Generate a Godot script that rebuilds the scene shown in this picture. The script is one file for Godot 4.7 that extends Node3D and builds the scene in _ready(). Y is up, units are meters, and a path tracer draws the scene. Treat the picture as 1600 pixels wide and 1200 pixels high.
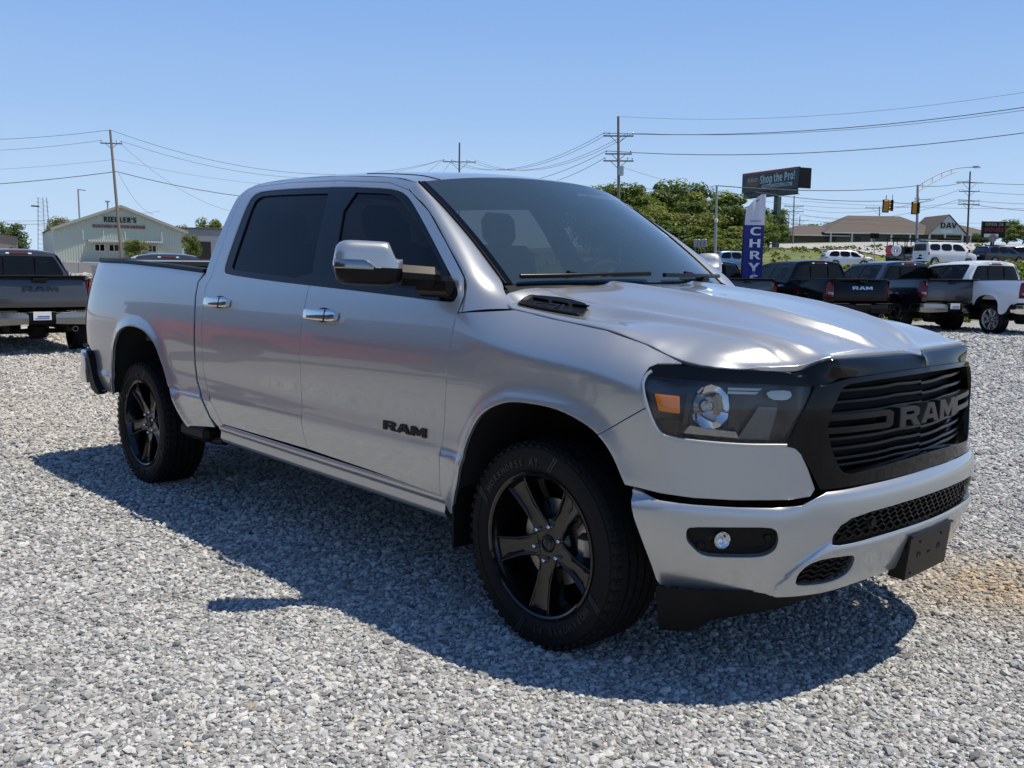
extends Node3D
# A silver crew-cab pickup on a gravel lot. Right-hand side of the truck faces +z, its nose +x.

class MB:
	var v := PackedVector3Array()
	var n := PackedVector3Array()
	var uv := PackedVector2Array()
	var c := PackedColorArray()
	var ix := PackedInt32Array()
	var fz := 1.0            # -1 mirrors across the truck's centre plane
	var xf := Transform3D()
	var col := Color(1, 1, 1)
	var use_col := false
	func vert(p: Vector3, nm: Vector3, t := Vector2.ZERO) -> int:
		p = xf * p
		nm = (xf.basis * nm).normalized()
		p.z *= fz
		nm.z *= fz
		v.push_back(p); n.push_back(nm); uv.push_back(t); c.push_back(col)
		return v.size() - 1
	func tri(a: int, b: int, d: int) -> void:
		var g := (v[b] - v[a]).cross(v[d] - v[a])
		if g.length_squared() < 1e-16: return
		if g.dot(n[a] + n[b] + n[d]) > 0.0:
			ix.push_back(a); ix.push_back(d); ix.push_back(b)
		else:
			ix.push_back(a); ix.push_back(b); ix.push_back(d)
	func quad(a: int, b: int, d: int, e: int) -> void:
		tri(a, b, d); tri(a, d, e)
	func flat_quad(a: Vector3, b: Vector3, d: Vector3, e: Vector3, nm: Vector3) -> void:
		quad(vert(a, nm, Vector2(0, 0)), vert(b, nm, Vector2(1, 0)), vert(d, nm, Vector2(1, 1)), vert(e, nm, Vector2(0, 1)))
	func box(ce: Vector3, s: Vector3, bv := 0.0, b := Basis()) -> void:
		var h := s * 0.5
		bv = minf(bv, minf(h.x, minf(h.y, h.z)) * 0.9)
		var ax := [Vector3.RIGHT, Vector3.UP, Vector3.BACK]
		var hh := [h.x, h.y, h.z]
		for k in 3:
			var a: Vector3 = ax[(k + 1) % 3]
			var d: Vector3 = ax[(k + 2) % 3]
			var ha: float = hh[(k + 1) % 3] - bv
			var hd: float = hh[(k + 2) % 3] - bv
			for sg in [-1.0, 1.0]:
				var m: Vector3 = ax[k] * sg
				var o: Vector3 = m * hh[k]
				flat_quad(ce + b * (o - a * ha - d * hd), ce + b * (o + a * ha - d * hd), ce + b * (o + a * ha + d * hd), ce + b * (o - a * ha + d * hd), b * m)
			if bv > 0.0:
				for s1 in [-1.0, 1.0]:
					for s2 in [-1.0, 1.0]:
						var l: Vector3 = ax[k] * (hh[k] - bv)
						var p1: Vector3 = a * s1 * (ha + bv) + d * s2 * hd
						var p2: Vector3 = a * s1 * ha + d * s2 * (hd + bv)
						var nm: Vector3 = b * (a * s1 + d * s2).normalized()
						flat_quad(ce + b * (p1 - l), ce + b * (p1 + l), ce + b * (p2 + l), ce + b * (p2 - l), nm)
		if bv > 0.0:
			for sx in [-1.0, 1.0]:
				for sy in [-1.0, 1.0]:
					for sz in [-1.0, 1.0]:
						var q := Vector3(sx, sy, sz)
						var nm2: Vector3 = b * q.normalized()
						var i := vert(ce + b * (q * (h - Vector3(0, bv, bv))), nm2)
						var j := vert(ce + b * (q * (h - Vector3(bv, 0, bv))), nm2)
						var k2 := vert(ce + b * (q * (h - Vector3(bv, bv, 0))), nm2)
						tri(i, j, k2)
	func bar(a: Vector3, b: Vector3, w: float, t: float, bv := 0.0, up := Vector3.UP) -> void:
		var z := (b - a).normalized()
		if absf(z.dot(up)) > 0.99: up = Vector3.RIGHT
		var x := up.cross(z).normalized()
		box((a + b) * 0.5, Vector3(w, t, a.distance_to(b)), bv, Basis(x, z.cross(x), z))
	func grid(rows: Array, closed := false) -> void:       # rows: arrays of points, normals averaged
		var h: int = rows.size()
		var w: int = rows[0].size()
		var base := v.size()
		for r in h:
			for k in w:
				var r0: int = maxi(r - 1, 0)
				var r1: int = mini(r + 1, h - 1)
				var k0: int = posmod(k - 1, w) if closed else maxi(k - 1, 0)
				var k1: int = posmod(k + 1, w) if closed else mini(k + 1, w - 1)
				var du: Vector3 = rows[r][k1] - rows[r][k0]
				var dv: Vector3 = rows[r1][k] - rows[r0][k]
				var nm := du.cross(dv)
				if nm.length_squared() < 1e-18:
					var rr: int = 1 if r == 0 else (h - 2 if r == h - 1 else r)
					nm = (rows[rr][k1] - rows[rr][k0]).cross(rows[mini(rr + 1, h - 1)][k] - rows[maxi(rr - 1, 0)][k])
				vert(rows[r][k], nm.normalized(), Vector2(float(k) / maxi(w - 1, 1), float(r) / maxi(h - 1, 1)))
		for r in h - 1:
			for k in (w if closed else w - 1):
				var k1: int = (k + 1) % w
				quad(base + r * w + k, base + r * w + k1, base + (r + 1) * w + k1, base + (r + 1) * w + k)
	func flip_normals(from: int) -> void:
		for k in range(from, n.size()): n[k] = -n[k]
	func tube(pts: Array, rad: float, sides := 8, caps := true, r2 := -1.0) -> void:
		var rows := []
		var up := Vector3.UP
		for k in pts.size():
			var t: Vector3 = (pts[mini(k + 1, pts.size() - 1)] - pts[maxi(k - 1, 0)]).normalized()
			if absf(t.dot(up)) > 0.95: up = Vector3.RIGHT
			var x := up.cross(t).normalized()
			var y := t.cross(x)
			var rr: float = rad if r2 < 0.0 else lerpf(rad, r2, float(k) / (pts.size() - 1))
			var ring := []
			for s in sides:
				var a := TAU * s / sides
				ring.append(pts[k] + (x * cos(a) + y * sin(a)) * rr)
			rows.append(ring)
		var b0 := v.size()
		var i0 := ix.size()
		var base := v.size()
		for r in rows.size():
			for s in sides:
				vert(rows[r][s], (rows[r][s] - pts[r]).normalized())
		for r in rows.size() - 1:
			for s in sides:
				quad(base + r * sides + s, base + r * sides + (s + 1) % sides, base + (r + 1) * sides + (s + 1) % sides, base + (r + 1) * sides + s)
		if caps:
			for e in [0, rows.size() - 1]:
				var nm: Vector3 = (pts[0] - pts[1]).normalized() if e == 0 else (pts[-1] - pts[-2]).normalized()
				var m := vert(pts[e], nm)
				var first := v.size()
				for s in sides: vert(rows[e][s], nm)
				for s in sides: tri(m, first + s, first + (s + 1) % sides)
	func lathe(prof: Array, segs: int, a0 := 0.0, a1 := TAU, ang := 0.6) -> void:   # prof: Vector2(radius, z), axis z
		var m := prof.size()
		for k in m - 1:
			var p: Vector2 = prof[k]
			var q: Vector2 = prof[k + 1]
			var d := (q - p)
			if d.length() < 1e-6: continue
			var nn := Vector2(d.y, -d.x).normalized()
			var na := nn
			var nb := nn
			if k > 0:
				var e: Vector2 = p - prof[k - 1]
				var en := Vector2(e.y, -e.x).normalized()
				if en.dot(nn) > ang: na = (en + nn).normalized()
			if k < m - 2:
				var e2: Vector2 = prof[k + 2] - q
				var en2 := Vector2(e2.y, -e2.x).normalized()
				if en2.dot(nn) > ang: nb = (en2 + nn).normalized()
			var base := v.size()
			for s in segs + 1:
				var a := lerpf(a0, a1, float(s) / segs)
				var cs := cos(a)
				var sn := sin(a)
				vert(Vector3(p.x * cs, p.x * sn, p.y), Vector3(na.x * cs, na.x * sn, na.y), Vector2(float(s) / segs, float(k) / m))
				vert(Vector3(q.x * cs, q.x * sn, q.y), Vector3(nb.x * cs, nb.x * sn, nb.y), Vector2(float(s) / segs, float(k + 1) / m))
			for s in segs:
				quad(base + 2 * s, base + 2 * s + 1, base + 2 * s + 3, base + 2 * s + 2)
	func prism(poly: PackedVector2Array, depth: float, bv := 0.0) -> void:   # xy polygon, front at z = 0 facing +z
		var t := Geometry2D.triangulate_polygon(poly)
		for f in [0.0, -depth]:
			var nm := Vector3(0, 0, 1.0 if f == 0.0 else -1.0)
			var base := v.size()
			for q in poly: vert(Vector3(q.x, q.y, f), nm)
			for k in range(0, t.size(), 3): tri(base + t[k], base + t[k + 1], base + t[k + 2])
		var area := 0.0
		for k in poly.size(): area += poly[k].cross(poly[(k + 1) % poly.size()])
		for k in poly.size():
			var a := poly[k]
			var b := poly[(k + 1) % poly.size()]
			var d := (b - a).normalized()
			var o := Vector3(d.y, -d.x, 0) * signf(area)
			flat_quad(Vector3(a.x, a.y, 0), Vector3(b.x, b.y, 0), Vector3(b.x, b.y, -depth), Vector3(a.x, a.y, -depth), o)
	func append(o: MB, t := Transform3D()) -> void:
		var base := v.size()
		for k in o.v.size():
			col = o.c[k]
			vert(t * o.v[k], t.basis * o.n[k], o.uv[k])
		for k in range(0, o.ix.size(), 3): tri(base + o.ix[k], base + o.ix[k + 1], base + o.ix[k + 2])
	func mesh() -> ArrayMesh:
		var a := []
		a.resize(Mesh.ARRAY_MAX)
		a[Mesh.ARRAY_VERTEX] = v
		a[Mesh.ARRAY_NORMAL] = n
		a[Mesh.ARRAY_TEX_UV] = uv
		if use_col: a[Mesh.ARRAY_COLOR] = c
		a[Mesh.ARRAY_INDEX] = ix
		var m := ArrayMesh.new()
		if ix.size(): m.add_surface_from_arrays(Mesh.PRIMITIVE_TRIANGLES, a)
		return m

var used := {}
func numbered(called: String) -> String:
	if not used.has(called):
		used[called] = 0
		return called
	used[called] += 1
	return "%s_%03d" % [called, used[called]]

func obj(called: String, mb: MB, m: Material, parent: Node = self) -> MeshInstance3D:
	return objm(called, mb.mesh(), m, parent)

func objm(called: String, me: Mesh, m: Material, parent: Node = self) -> MeshInstance3D:
	var o := MeshInstance3D.new()
	if parent == self:
		o.name = numbered(called)
	else:
		var k := 0
		var nm := called
		while parent.has_node(NodePath(nm)):
			k += 1
			nm = "%s_%03d" % [called, k]
		o.name = nm
	o.mesh = me
	o.material_override = m
	parent.add_child(o, true)
	return o

func tag(o: Node, label: String, category := "", group := "", kind := "") -> Node:
	if label: o.set_meta("label", label)
	if category: o.set_meta("category", category)
	if group: o.set_meta("group", group)
	if kind: o.set_meta("kind", kind)
	return o

func thing(called: String, label: String, category: String, at := Vector3.ZERO, turn := 0.0, group := "") -> Node3D:
	var o := Node3D.new()
	o.name = numbered(called)
	add_child(o, true)
	o.position = at
	o.rotation.y = turn
	tag(o, label, category, group)
	return o

func copy_of(src: Node3D, label: String, at: Vector3, turn: float, group := "", sc := 1.0) -> Node3D:
	var o: Node3D = src.duplicate()
	var stem: String = RegEx.create_from_string("_\\d{3}$").sub(src.name, "")
	o.name = numbered(stem)
	add_child(o, true)
	o.position = at
	o.rotation.y = turn
	o.scale = Vector3.ONE * sc
	tag(o, label, "", group)
	return o

# ---------------------------------------------------------------- materials
func lin(r: float, g := -1.0, b := -1.0) -> Color:
	if g < 0.0: return Color(r, r, r).linear_to_srgb()
	return Color(r, g, b).linear_to_srgb()

func mat(called: String, c: Color, rough := 0.6, metal := 0.0) -> StandardMaterial3D:
	var m := StandardMaterial3D.new()
	m.resource_name = called
	m.albedo_color = c
	m.roughness = rough
	m.metallic = metal
	return m

func paint(called: String, c: Color, metal := 0.75, rough := 0.36) -> StandardMaterial3D:
	var m := mat(called, c, rough, metal)
	m.clearcoat_enabled = true
	m.clearcoat = 1.0
	m.clearcoat_roughness = 0.02
	return m

func pane(called: String, c: Color, a: float, rough := 0.0) -> StandardMaterial3D:
	var m := mat(called, Color(c.r, c.g, c.b, a), rough, 0.0)
	m.transparency = BaseMaterial3D.TRANSPARENCY_ALPHA
	return m

func noise_tex(sz: int, freq: float, seed_: int, ramp: Array, oct := 4, normal := false, bump := 4.0, kind := FastNoiseLite.TYPE_SIMPLEX_SMOOTH) -> NoiseTexture2D:
	var f := FastNoiseLite.new()
	f.noise_type = kind
	f.seed = seed_
	f.frequency = freq
	f.fractal_octaves = oct
	var t := NoiseTexture2D.new()
	t.width = sz
	t.height = sz
	t.seamless = true
	t.generate_mipmaps = false
	t.noise = f
	if normal:
		t.as_normal_map = true
		t.bump_strength = bump
	elif ramp.size():
		var g := Gradient.new()
		var offs := PackedFloat32Array()
		var cols := PackedColorArray()
		for k in ramp.size():
			offs.push_back(ramp[k][0])
			cols.push_back(ramp[k][1])
		g.offsets = offs
		g.colors = cols
		t.color_ramp = g
	return t

# ---------------------------------------------------------------- surface panels
func area2(p: PackedVector2Array) -> float:
	var a := 0.0
	for k in p.size(): a += p[k].cross(p[(k + 1) % p.size()])
	return a

func pv(a: Array) -> PackedVector2Array:      # flat list of numbers -> points
	var o := PackedVector2Array()
	for k in range(0, a.size(), 2): o.push_back(Vector2(a[k], a[k + 1]))
	return o

func inset(p: PackedVector2Array, d: float) -> PackedVector2Array:
	if area2(p) < 0.0: p.reverse()
	var r := Geometry2D.offset_polygon(p, -d, Geometry2D.JOIN_MITER)
	var best := p
	var ba := -1.0
	for q in r:
		var a := absf(area2(q))
		if a > ba:
			ba = a
			best = q
	if area2(best) < 0.0: best.reverse()
	return best

func smooth(p: PackedVector2Array, times := 1) -> PackedVector2Array:     # corner cutting
	for t in times:
		var o := PackedVector2Array()
		for k in p.size():
			var a := p[k]
			var b := p[(k + 1) % p.size()]
			o.push_back(a.lerp(b, 0.22))
			o.push_back(a.lerp(b, 0.78))
		p = o
	return p

func cr2(P: Array, t: float) -> Vector2:
	var n := P.size()
	var i := clampi(int(floor(t)), 0, n - 2)
	var f := t - i
	var b: Vector2 = P[i]
	var c: Vector2 = P[i + 1]
	var a: Vector2 = P[i - 1] if i > 0 else 2.0 * b - c
	var d: Vector2 = P[i + 2] if i < n - 2 else 2.0 * c - b
	return 0.5 * (2.0 * b + (c - a) * f + (2.0 * a - 5.0 * b + 4.0 * c - d) * f * f + (3.0 * b - a - 3.0 * c + d) * f * f * f)

func cr3(P: Array, t: float) -> Vector3:
	var n := P.size()
	var i := clampi(int(floor(t)), 0, n - 2)
	var f := t - i
	var b: Vector3 = P[i]
	var c: Vector3 = P[i + 1]
	var a: Vector3 = P[i - 1] if i > 0 else 2.0 * b - c
	var d: Vector3 = P[i + 2] if i < n - 2 else 2.0 * c - b
	return 0.5 * (2.0 * b + (c - a) * f + (2.0 * a - 5.0 * b + 4.0 * c - d) * f * f + (3.0 * b - a - 3.0 * c + d) * f * f * f)

func curve2(P: PackedVector2Array, per := 4) -> PackedVector2Array:        # open smooth curve through points
	var a := Array(P)
	var o := PackedVector2Array()
	for k in (a.size() - 1) * per + 1: o.push_back(cr2(a, float(k) / per))
	return o

func tab(T: Array, x: float) -> float:       # piecewise linear table of Vector2
	if x <= T[0].x: return T[0].y
	for k in T.size() - 1:
		if x <= T[k + 1].x:
			return lerpf(T[k].y, T[k + 1].y, (x - T[k].x) / (T[k + 1].x - T[k].x))
	return T[-1].y

func stab(T: Array, x: float) -> float:      # the same with smooth joins
	var n := T.size()
	x = clampf(x, T[0].x, T[n - 1].x)
	var i := 0
	while i < n - 2 and x > T[i + 1].x: i += 1
	var m0: float = (T[i + 1].y - T[maxi(i - 1, 0)].y) / (T[i + 1].x - T[maxi(i - 1, 0)].x)
	var j := mini(i + 2, n - 1)
	var m1: float = (T[j].y - T[i].y) / (T[j].x - T[i].x)
	var h: float = T[i + 1].x - T[i].x
	var t: float = (x - T[i].x) / h
	var t2 := t * t
	var t3 := t2 * t
	return (2 * t3 - 3 * t2 + 1) * T[i].y + (t3 - 2 * t2 + t) * h * m0 + (-2 * t3 + 3 * t2) * T[i + 1].y + (t3 - t2) * h * m1

var SF: Callable
var NS := 1.0
var NE := 0.004
func snorm(u: float, w: float) -> Vector3:
	var e := NE
	var a: Vector3 = SF.call(u + e, w) - SF.call(u - e, w)
	var b: Vector3 = SF.call(u, w + e) - SF.call(u, w - e)
	return (a.cross(b) * NS).normalized()

# a piece of the surface s inside the outline, with turned-in edges; ns flips the outward side
func panel(mb: MB, s: Callable, poly: PackedVector2Array, cell: float, lip := 0.012, holes: Array = [], ns := 1.0, hole_lip := -1.0, cell_v := -1.0) -> void:
	SF = s
	NS = ns
	if poly.size() < 3: return
	if area2(poly) < 0.0: poly.reverse()
	if cell_v < 0.0: cell_v = cell
	var lo := poly[0]
	var hi := poly[0]
	for q in poly:
		lo = lo.min(q)
		hi = hi.max(q)
	var nx := maxi(1, int(ceil((hi.x - lo.x) / cell)))
	var ny := maxi(1, int(ceil((hi.y - lo.y) / cell_v)))
	var cx := (hi.x - lo.x) / nx
	var cy := (hi.y - lo.y) / ny
	var mark := PackedByteArray()
	mark.resize(nx * ny)
	var rings: Array = [poly]
	for h in holes: rings.append(h)
	for r in rings:
		var ring: PackedVector2Array = r
		for k in ring.size():
			var a := ring[k]
			var b := ring[(k + 1) % ring.size()]
			var st := int(ceil(a.distance_to(b) / (minf(cx, cy) * 0.2))) + 1
			for q in st + 1:
				var p := a.lerp(b, float(q) / st)
				var fx := (p.x - lo.x) / cx
				var fy := (p.y - lo.y) / cy
				for ox in [-0.02, 0.02]:
					for oy in [-0.02, 0.02]:
						var gx := clampi(int(floor(fx + ox)), 0, nx - 1)
						var gy := clampi(int(floor(fy + oy)), 0, ny - 1)
						mark[gy * nx + gx] = 1
	var ids := {}
	for gy in ny:
		for gx in nx:
			var x0 := lo.x + gx * cx
			var y0 := lo.y + gy * cy
			if mark[gy * nx + gx] == 0:
				var ce := Vector2(x0 + cx * 0.5, y0 + cy * 0.5)
				if not Geometry2D.is_point_in_polygon(ce, poly): continue
				var out_ := false
				for h in holes:
					if Geometry2D.is_point_in_polygon(ce, h): out_ = true
				if out_: continue
				var q4 := []
				for o in [[0, 0], [1, 0], [1, 1], [0, 1]]:
					var key: int = (gy + o[1]) * (nx + 1) + gx + o[0]
					if not ids.has(key):
						var ux: float = lo.x + (gx + o[0]) * cx
						var uy: float = lo.y + (gy + o[1]) * cy
						ids[key] = mb.vert(s.call(ux, uy), snorm(ux, uy), Vector2(ux, uy))
					q4.append(ids[key])
				mb.quad(q4[0], q4[1], q4[2], q4[3])
			else:
				var cp := PackedVector2Array([Vector2(x0, y0), Vector2(x0 + cx, y0), Vector2(x0 + cx, y0 + cy), Vector2(x0, y0 + cy)])
				var pieces: Array = Geometry2D.intersect_polygons(cp, poly)
				for h in holes:
					var nxt: Array = []
					for pc in pieces:
						for res in Geometry2D.clip_polygons(pc, h): nxt.append(res)
					pieces = nxt
				for pc in pieces:
					var pp: PackedVector2Array = pc
					if absf(area2(pp)) < 1e-9: continue
					var t := Geometry2D.triangulate_polygon(pp)
					var base := mb.v.size()
					for q in pp: mb.vert(s.call(q.x, q.y), snorm(q.x, q.y), q)
					for k in range(0, t.size(), 3): mb.tri(base + t[k], base + t[k + 1], base + t[k + 2])
	for r in rings.size():
		var ring: PackedVector2Array = rings[r]
		var depth := lip if r == 0 else (hole_lip if hole_lip >= 0.0 else lip)
		if depth <= 0.0: continue
		edge_lip(mb, s, ring, cell, depth, ns, 1.0 if r == 0 else -1.0)

func edge_lip(mb: MB, s: Callable, ring: PackedVector2Array, cell: float, depth: float, ns: float, side: float) -> void:
	SF = s
	NS = ns
	var orient := signf(area2(ring)) * side
	for k in ring.size():
		var a := ring[k]
		var b := ring[(k + 1) % ring.size()]
		var st := maxi(1, int(ceil(a.distance_to(b) / cell)))
		var d2 := b - a
		if d2.length() < 1e-5: continue
		var prev := []
		for q in st + 1:
			var p := a.lerp(b, float(q) / st)
			var P: Vector3 = s.call(p.x, p.y)
			var nn := snorm(p.x, p.y)
			var e := d2.normalized() * 0.002
			var tg: Vector3 = (s.call(p.x + e.x, p.y + e.y) - s.call(p.x - e.x, p.y - e.y)).normalized()
			var o := tg.cross(nn) * orient * ns
			var bev := minf(0.003, depth * 0.3)
			var row := [mb.vert(P, nn, p), mb.vert(P + o * bev * 0.7 - nn * bev, (nn + o * 1.2).normalized(), p), mb.vert(P + o * bev * 0.75 - nn * bev, o, p), mb.vert(P + o * bev * 0.75 - nn * depth, o, p)]
			if prev.size() and not (absf(P.z) < 0.004 and absf(mb.v[prev[0]].z) < 0.004):
				mb.quad(prev[0], prev[1], row[1], row[0])
				mb.quad(prev[2], prev[3], row[3], row[2])
			prev = row

const GLYPH_R := [0, 0, 0, 1, .78, 1, 1.02, .86, 1.02, .56, .84, .43, 1.08, 0, .74, 0, .55, .37, .28, .37, .28, 0]
const GLYPH_R_HOLE := [.28, .57, .28, .8, .68, .8, .73, .75, .73, .62, .68, .57]
const GLYPH_A := [0, 0, .36, 1, .76, 1, 1.12, 0, .83, 0, .76, .19, .36, .19, .29, 0]
const GLYPH_A_HOLE := [.43, .38, .52, .78, .6, .78, .69, .38]
const GLYPH_M := [0, 0, 0, 1, .36, 1, .62, .52, .88, 1, 1.24, 1, 1.24, 0, .95, 0, .95, .56, .7, .1, .54, .1, .29, .56, .29, 0]
func lettering(mb: MB, s: Callable, u0: float, u1: float, v0: float, v1: float, ns := 1.0, depth := 0.008, cell := 0.05) -> void:
	var sc := (u1 - u0) / 3.64
	var at := 0.0
	for g in [[GLYPH_R, GLYPH_R_HOLE, 1.08], [GLYPH_A, GLYPH_A_HOLE, 1.12], [GLYPH_M, [], 1.24]]:
		var o := PackedVector2Array()
		for q in pv(g[0]): o.push_back(Vector2(u0 + (q.x + at) * sc, lerpf(v0, v1, q.y)))
		var hs := []
		if g[1].size():
			var h := PackedVector2Array()
			for q in pv(g[1]): h.push_back(Vector2(u0 + (q.x + at) * sc, lerpf(v0, v1, q.y)))
			hs.append(h)
		panel(mb, s, o, cell, depth, hs, ns)
		at += g[2] + 0.1

# ---------------------------------------------------------------- the pickup's skin
const PLAN := [-4.80, 0.0, -4.79, .40, -4.77, .70, -4.73, .83, -4.65, .915, -4.5, .96, -4.2, .985, -3.6, 1.0, -2.7, 1.0, -1.5, 1.0, -.4, 1.0, 0, 1.004, .25, .998, .40, .976, .50, .945, .60, .895, .70, .83, .80, .752, .88, .675, .94, .585, .98, .475, 1.01, .31, 1.025, .155, 1.03, 0]
const SEC := [.30, -.07, .40, -.040, .46, -.022, .52, -.006, .60, .008, .66, .0165, .684, .0195, .696, .0135, .74, .010, .80, .008, .90, .012, 1.0, .014, 1.10, .008, 1.20, -.010, 1.30, -.034, 1.38, -.062, 1.45, -.092, 1.55, -.136, 1.65, -.182, 1.75, -.232, 1.83, -.280, 1.88, -.325, 1.95, -.43]
const YTOP := [-.5, 1.34, -.2, 1.285, 0, 1.258, .26, 1.231, .45, 1.19, .55, 1.158, .61, 1.135, .75, 1.118, 1.2, 1.11]
const FRONT := [.30, -.10, .38, -.05, .5, -.01, .6, 0, .75, .0, .9, 0, 1.0, -.002, 1.10, -.018, 1.17, -.05]
const ARCH_F := [-.475, .43, -.445, .50, -.402, .591, -.369, .692, -.337, .774, -.28, .855, -.21, .905, -.104, .942, .022, .951, .15, .944, .258, .915, .327, .877, .382, .814, .432, .716]
const ARCH_R := [-4.0, .56, -3.975, .675, -3.962, .796, -3.924, .893, -3.834, .984, -3.722, 1.028, -3.616, 1.04, -3.489, 1.034, -3.367, 1.007, -3.254, .949, -3.178, .857, -3.117, .764, -3.043, .655, -2.988, .573, -2.903, .489, -2.866, .48]
const DLO := [-2.55, 1.44, -2.535, 1.40, -2.48, 1.387, -2.007, 1.361, -1.281, 1.334, -.53, 1.303, -.497, 1.308, -.486, 1.335, -.512, 1.367, -.646, 1.468, -.814, 1.592, -.96, 1.694, -1.06, 1.756, -1.14, 1.787, -1.25, 1.806, -1.64, 1.836, -2.16, 1.853, -2.50, 1.855, -2.565, 1.838, -2.587, 1.80, -2.57, 1.632]
const RGLASS := [-2.475, 1.434, -2.46, 1.415, -2.39, 1.405, -1.605, 1.37, -1.66, 1.53, -1.77, 1.80, -1.785, 1.812, -2.44, 1.829, -2.50, 1.818, -2.525, 1.79, -2.495, 1.631]
const FGLASS := [-1.60, 1.808, -1.25, 1.785, -1.16, 1.768, -1.08, 1.73, -.96, 1.662, -.80, 1.557, -.66, 1.452, -.56, 1.37, -.55, 1.345, -.60, 1.34, -1.42, 1.365]
const FRAME := [-2.657, 1.367, -2.674, 1.597, -2.70, 1.84, -2.68, 1.876, -2.62, 1.888, -2.254, 1.894, -1.752, 1.876, -1.268, 1.838, -1.082, 1.793, -.87, 1.688, -.647, 1.53, -.484, 1.406, -.451, 1.33]
var tp: Array = []
var tn: Array = []
var tu: PackedFloat32Array = []
var umin := 0.0
var umax := 0.0
var sec_t: Array = []
var ytop_t: Array = []
var front_t: Array = []
var arch_f: PackedVector2Array
var arch_r: PackedVector2Array

func tabv(a: Array) -> Array:
	return Array(pv(a))

func skin_setup() -> void:
	hood_tables()
	var P := tabv(PLAN)
	var N := 48
	var l := 0.0
	for k in (P.size() - 1) * N + 1: tp.append(cr2(P, float(k) / N))
	var ls := PackedFloat32Array([0.0])
	for k in range(1, tp.size()):
		l += tp[k].distance_to(tp[k - 1])
		ls.push_back(l)
	var l0: float = ls[11 * N]
	for k in tp.size():
		tu.push_back(ls[k] - l0)
		var d: Vector2 = tp[mini(k + 1, tp.size() - 1)] - tp[maxi(k - 1, 0)]
		tn.append(Vector2(-d.y, d.x).normalized())
	tn[0] = Vector2(-1, 0)
	tn[-1] = Vector2(1, 0)
	umin = tu[0]
	umax = tu[-1]
	sec_t = tabv(SEC)
	ytop_t = tabv(YTOP)
	front_t = tabv(FRONT)
	arch_f = curve2(pv(ARCH_F), 3)
	arch_r = curve2(pv(ARCH_R), 3)

func seg_dist(p: Vector2, line: PackedVector2Array) -> float:
	var best := 1e9
	for k in line.size() - 1:
		best = minf(best, p.distance_squared_to(Geometry2D.get_closest_point_to_segment(p, line[k], line[k + 1])))
	return sqrt(best)

func depth_of(u: float, y: float) -> float:
	var a := stab(sec_t, y)
	if u > -0.5:
		var yt := stab(ytop_t, u)
		var t := maxf(0.0, (y - (yt - 0.16)) / 0.16)
		var b := stab(sec_t, minf(y, 1.05)) - 0.13 * t * t
		a = lerpf(a, b, smoothstep(-0.5, -0.1, u))
		var f := stab(front_t, y)
		a = lerpf(a, f, smoothstep(0.35, 0.75, u))
	# the pressed lip round each wheel opening
	if y < 1.2:
		var q := Vector2(u, y)
		if u > -0.75 and u < 0.62:
			var d := seg_dist(q, arch_f)
			a -= 0.010 * exp(-pow((y - .682) / .022, 2.0)) * exp(-d * d / .012)
			a += 0.015 * exp(-d * d / 0.0015) * (1.0 - smoothstep(0.36, 0.5, u) * 0.7)
		elif u < -2.6 and u > -4.25:
			var d := seg_dist(q, arch_r)
			a -= 0.010 * exp(-pow((y - .682) / .022, 2.0)) * exp(-d * d / .012)
			a += 0.019 * exp(-d * d / 0.0016)
	return a

func skin_o(u: float, y: float, off: float) -> Vector3:
	u = clampf(u, umin, umax)
	var lo := 0
	var hi := tu.size() - 1
	while hi - lo > 1:
		var m := (lo + hi) >> 1
		if tu[m] <= u: lo = m
		else: hi = m
	var t: float = (u - tu[lo]) / maxf(tu[hi] - tu[lo], 1e-6)
	var c: Vector2 = tp[lo].lerp(tp[hi], t)
	var n: Vector2 = tn[lo].lerp(tn[hi], t)
	var k := depth_of(u, y) + off
	return Vector3(c.x + n.x * k, y, c.y + n.y * k)

func skin(off := 0.0) -> Callable:
	return func(u: float, y: float) -> Vector3: return skin_o(u, y, off)

func bumper_skin(u: float, y: float) -> Vector3:
	var top := lerpf(0.692, 0.738, smoothstep(0.93, 1.07, u))
	var h := top - y
	var k := stab([Vector2(0, .012), Vector2(.015, .034), Vector2(.04, .043), Vector2(.09, .044), Vector2(.16, .034), Vector2(.26, .022), Vector2(.34, .022), Vector2(.40, .012)], h)
	# the chin below a rising crease stands proud
	var yc := stab([Vector2(.90, .33), Vector2(.93, .375), Vector2(.97, .435), Vector2(1.01, .485), Vector2(1.06, .525), Vector2(1.12, .55), Vector2(1.3, .556), Vector2(1.7, .562)], u)
	k += 0.020 * (1.0 - smoothstep(yc - .020, yc + .016, y)) * smoothstep(.88, .96, u)
	return skin_o(u, y, k)

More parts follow.
